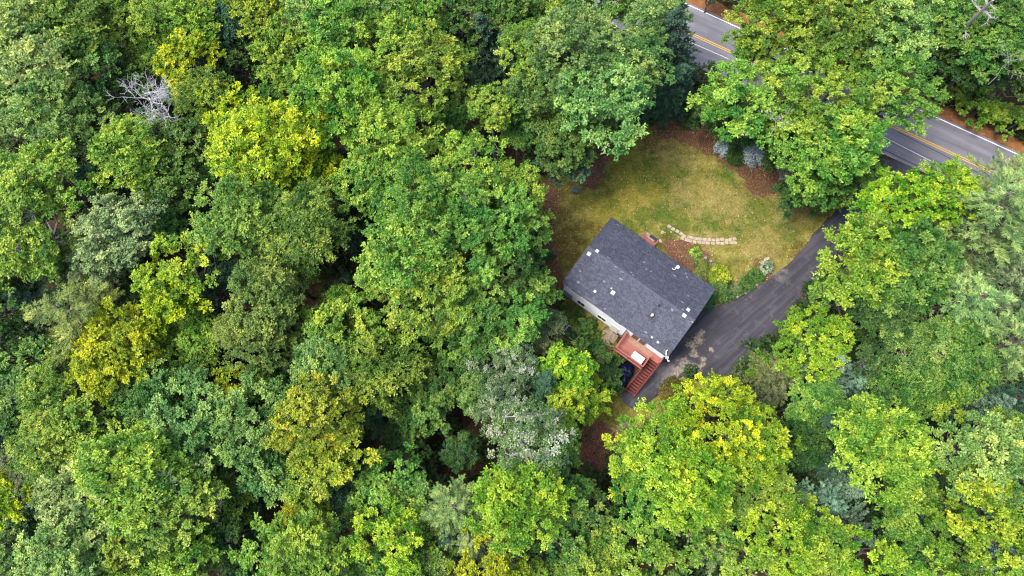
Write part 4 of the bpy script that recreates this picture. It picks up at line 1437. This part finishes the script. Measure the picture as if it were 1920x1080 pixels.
shrub('garden_shrub', 1397, 529, 13, .5, (.07, .145, .03), 'low dark green plant midway along the driveway strip', 8)
shrub('garden_shrub', 1380, 541, 12, .45, (.15, .19, .08), 'low speckled pale green plant beside the round mid green shrub', 9)
shrub('garden_shrub', 1364, 530, 10, .5, (.05, .10, .025), 'small dark plant behind the round mid green shrub', 10)
shrub('garden_shrub', 1412, 290, 24, .9, (.40, .47, .47), 'larger frilly silvery blue shrub over the boulder at the lawn edge', 11, leaf=.16, dens=.7)
shrub('garden_shrub', 1354, 278, 17, .7, (.36, .44, .45), 'smaller frilly silvery blue shrub near the mulch at the top of the lawn', 12, leaf=.15, dens=.7)
shrub('garden_shrub', 1378, 290, 22, .8, (.05, .11, .025), 'dark green shrub between the two silvery blue shrubs', 13)
shrub('garden_shrub', 1295, 222, 24, 1.0, (.05, .10, .025), 'dark green shrub behind the red mulch at the top of the lawn', 14)
shrub('garden_shrub', 1275, 196, 24, 1.2, (.06, .12, .03), 'dark bush at the foot of the roadside spruce', 15)
shrub('garden_shrub', 1262, 715, 10, .3, (.10, .10, .02), 'low mossy weeds on the driveway edge by the stairs', 16)
shrub('garden_shrub', 1262, 735, 26, .4, (.12, .11, .022), 'patch of olive weeds between driveway and lime maple', 17)
for i, (u, v, r, c_) in enumerate([(1388, 543, 11, (.07, .15, .03)), (1405, 536, 11, (.09, .17, .04)), (1372, 553, 10, (.06, .14, .035)), (1424, 522, 10, (.08, .17, .035)), (1362, 558, 10, (.08, .16, .05)), (1335, 532, 15, (.11, .19, .035)), (1310, 490, 8, (.12, .2, .04))]):
    shrub('bedding_plant', u, v, r, .4, c_, 'low leafy plant filling the planting bed between lawn and driveway', 130 + i, cat='plant', grp='plants filling the driveway bed')
for i, (u, v, r) in enumerate([(1082, 590, 14), (1106, 606, 13), (1108, 628, 18), (1118, 656, 20), (1098, 650, 18), (1062, 578, 12), (1140, 676, 16), (1060, 600, 16)]):
    shrub('weed_clump', u, v, r, .6, (.06 + .012 * (i % 3), .125 + .012 * (i % 4), .028), 'leafy green weeds growing between the rear house wall and the woods', 30 + i, cat='plant', grp='weeds behind the house')
r_ = random.Random(77)
for i in range(26):
    s = 21 + i * 2.1; s = i * 1.75 - 2
    p = road_pt(RS0 - 6 + s, RN + 5.6 + r_.uniform(-.2, 2.4), 0)
    u, v = to_px(p)
    if 1700 < u < 1960: shrub('roadside_bush', u, v, r_.uniform(10, 18), r_.uniform(.5, 1.0), (.15, .19, .03), 'low yellow-green bush on the bank above the sandy road shoulder', 60 + i, cat='bush', grp='bushes along the road bank')

# ------------------------------------------------------------------ undergrowth, grass, litter: uncountable
rg = np.random.default_rng(99)
N = 3000
bx, by = rg.uniform(-64, 64, N), rg.uniform(-14, 72, N)
ok = ~clear(bx, by)
bx, by = bx[ok], by[ok]
tmpl = []
for i in range(6):
    r = np.random.default_rng(200 + i)
    m = 6
    dd = fib_dirs(m, r, .0, 1.0, .25)
    q, lt, st = sprays(dd * np.array([.6, .6, .5]), dd, np.full(m, .5), r, 5, 6, .30, .8, .25, .6)
    tmpl.append((q, lt, st))
Q, LT, ST = [], [], []
for i in range(len(bx)):
    q, lt, st = tmpl[i % 6]
    s = rg.uniform(.6, 1.7); a = rg.uniform(0, 6.28)
    R = np.array([[cos(a), -sin(a), 0], [sin(a), cos(a), 0], [0, 0, 1]]) * s
    Q.append(q @ R.T + np.array([bx[i], by[i], rg.uniform(.1, 1.4) * s])); LT.append(lt); ST.append(np.clip(st * .4 + rg.random() * .6, 0, 1))
Q = np.concatenate(Q)
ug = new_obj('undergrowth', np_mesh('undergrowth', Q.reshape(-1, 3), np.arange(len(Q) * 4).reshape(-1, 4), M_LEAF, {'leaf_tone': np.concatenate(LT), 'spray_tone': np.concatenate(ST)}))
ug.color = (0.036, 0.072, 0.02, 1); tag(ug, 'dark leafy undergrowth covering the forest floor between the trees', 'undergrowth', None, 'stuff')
print('undergrowth tris', len(Q) * 2)

def scatter(name, label, cat, poly, n, L, Wd, z, mat, colr, seed, up=.3, avoid=None, spill=0.0):
    r = np.random.default_rng(seed)
    xs = [p[0] for p in poly]; ys = [p[1] for p in poly]
    x, y = r.uniform(min(xs), max(xs), n), r.uniform(min(ys), max(ys), n)
    ok = in_poly(x, y, poly)
    for a in (avoid or []): ok &= ~in_poly(x, y, a)
    x, y = x[ok], y[ok]; m = len(x)
    x = x + r.normal(0, spill, m); y = y + r.normal(0, spill, m)
    a = r.uniform(0, 6.28, m)
    ax = np.stack([np.cos(a), np.sin(a), r.uniform(0, 2 * up, m)], 1)
    q = leaf_cards(np.stack([x, y, np.full(m, z)], 1), ax, np.array([0, 0, 1.0]) + r.normal(0, .5, (m, 3)), L * r.uniform(.6, 1.4, m), Wd * r.uniform(.6, 1.4, m), .05, .0)
    o = new_obj(name, np_mesh(name, q.reshape(-1, 3), np.arange(m * 4).reshape(-1, 4), mat, {'leaf_tone': r.random(m), 'spray_tone': r.random(m)}))
    o.color = (*colr, 1)
    return tag(o, label, cat, None, 'stuff')
M_GRASS = foliage_mat('grass_blade', 0.2, 0.55, 1.5, 0.06)
M_CHIP = foliage_mat('dry_leaf', 0.1, 0.35, 1.9, 0.03)
scatter('lawn_grass', 'patchy golden and green grass blades over the lawn', 'grass', LW, 60000, .17, .035, .015, M_LAWN, (.20, .17, .038), 1, .35, [DW, HW])
scatter('yard_grass', 'thin olive grass blades over the ground beside the stairs', 'grass', SY, 9000, .18, .04, .015, M_LAWN, (.12, .115, .03), 2, .35, [DW])
for i, b in enumerate(beds):
    bp = smooth_poly(px_poly(b), 1)
    o = scatter('leaf_litter', 'reddish brown dead leaves and bark chips covering a mulch bed', 'leaf litter', bp, 5200 if i != 6 else 9000, .14, .07, .035, M_CHIP, (.17, .088, .055), 10 + i, .25, [DW], .32)

scatter('fallen_leaves', 'scattered pale and brown fallen leaves lying on the lawn', 'fallen leaves', LW, 2600, .16, .11, .06, M_CHIP, (.26, .20, .10), 51, .3, [DW, HW])
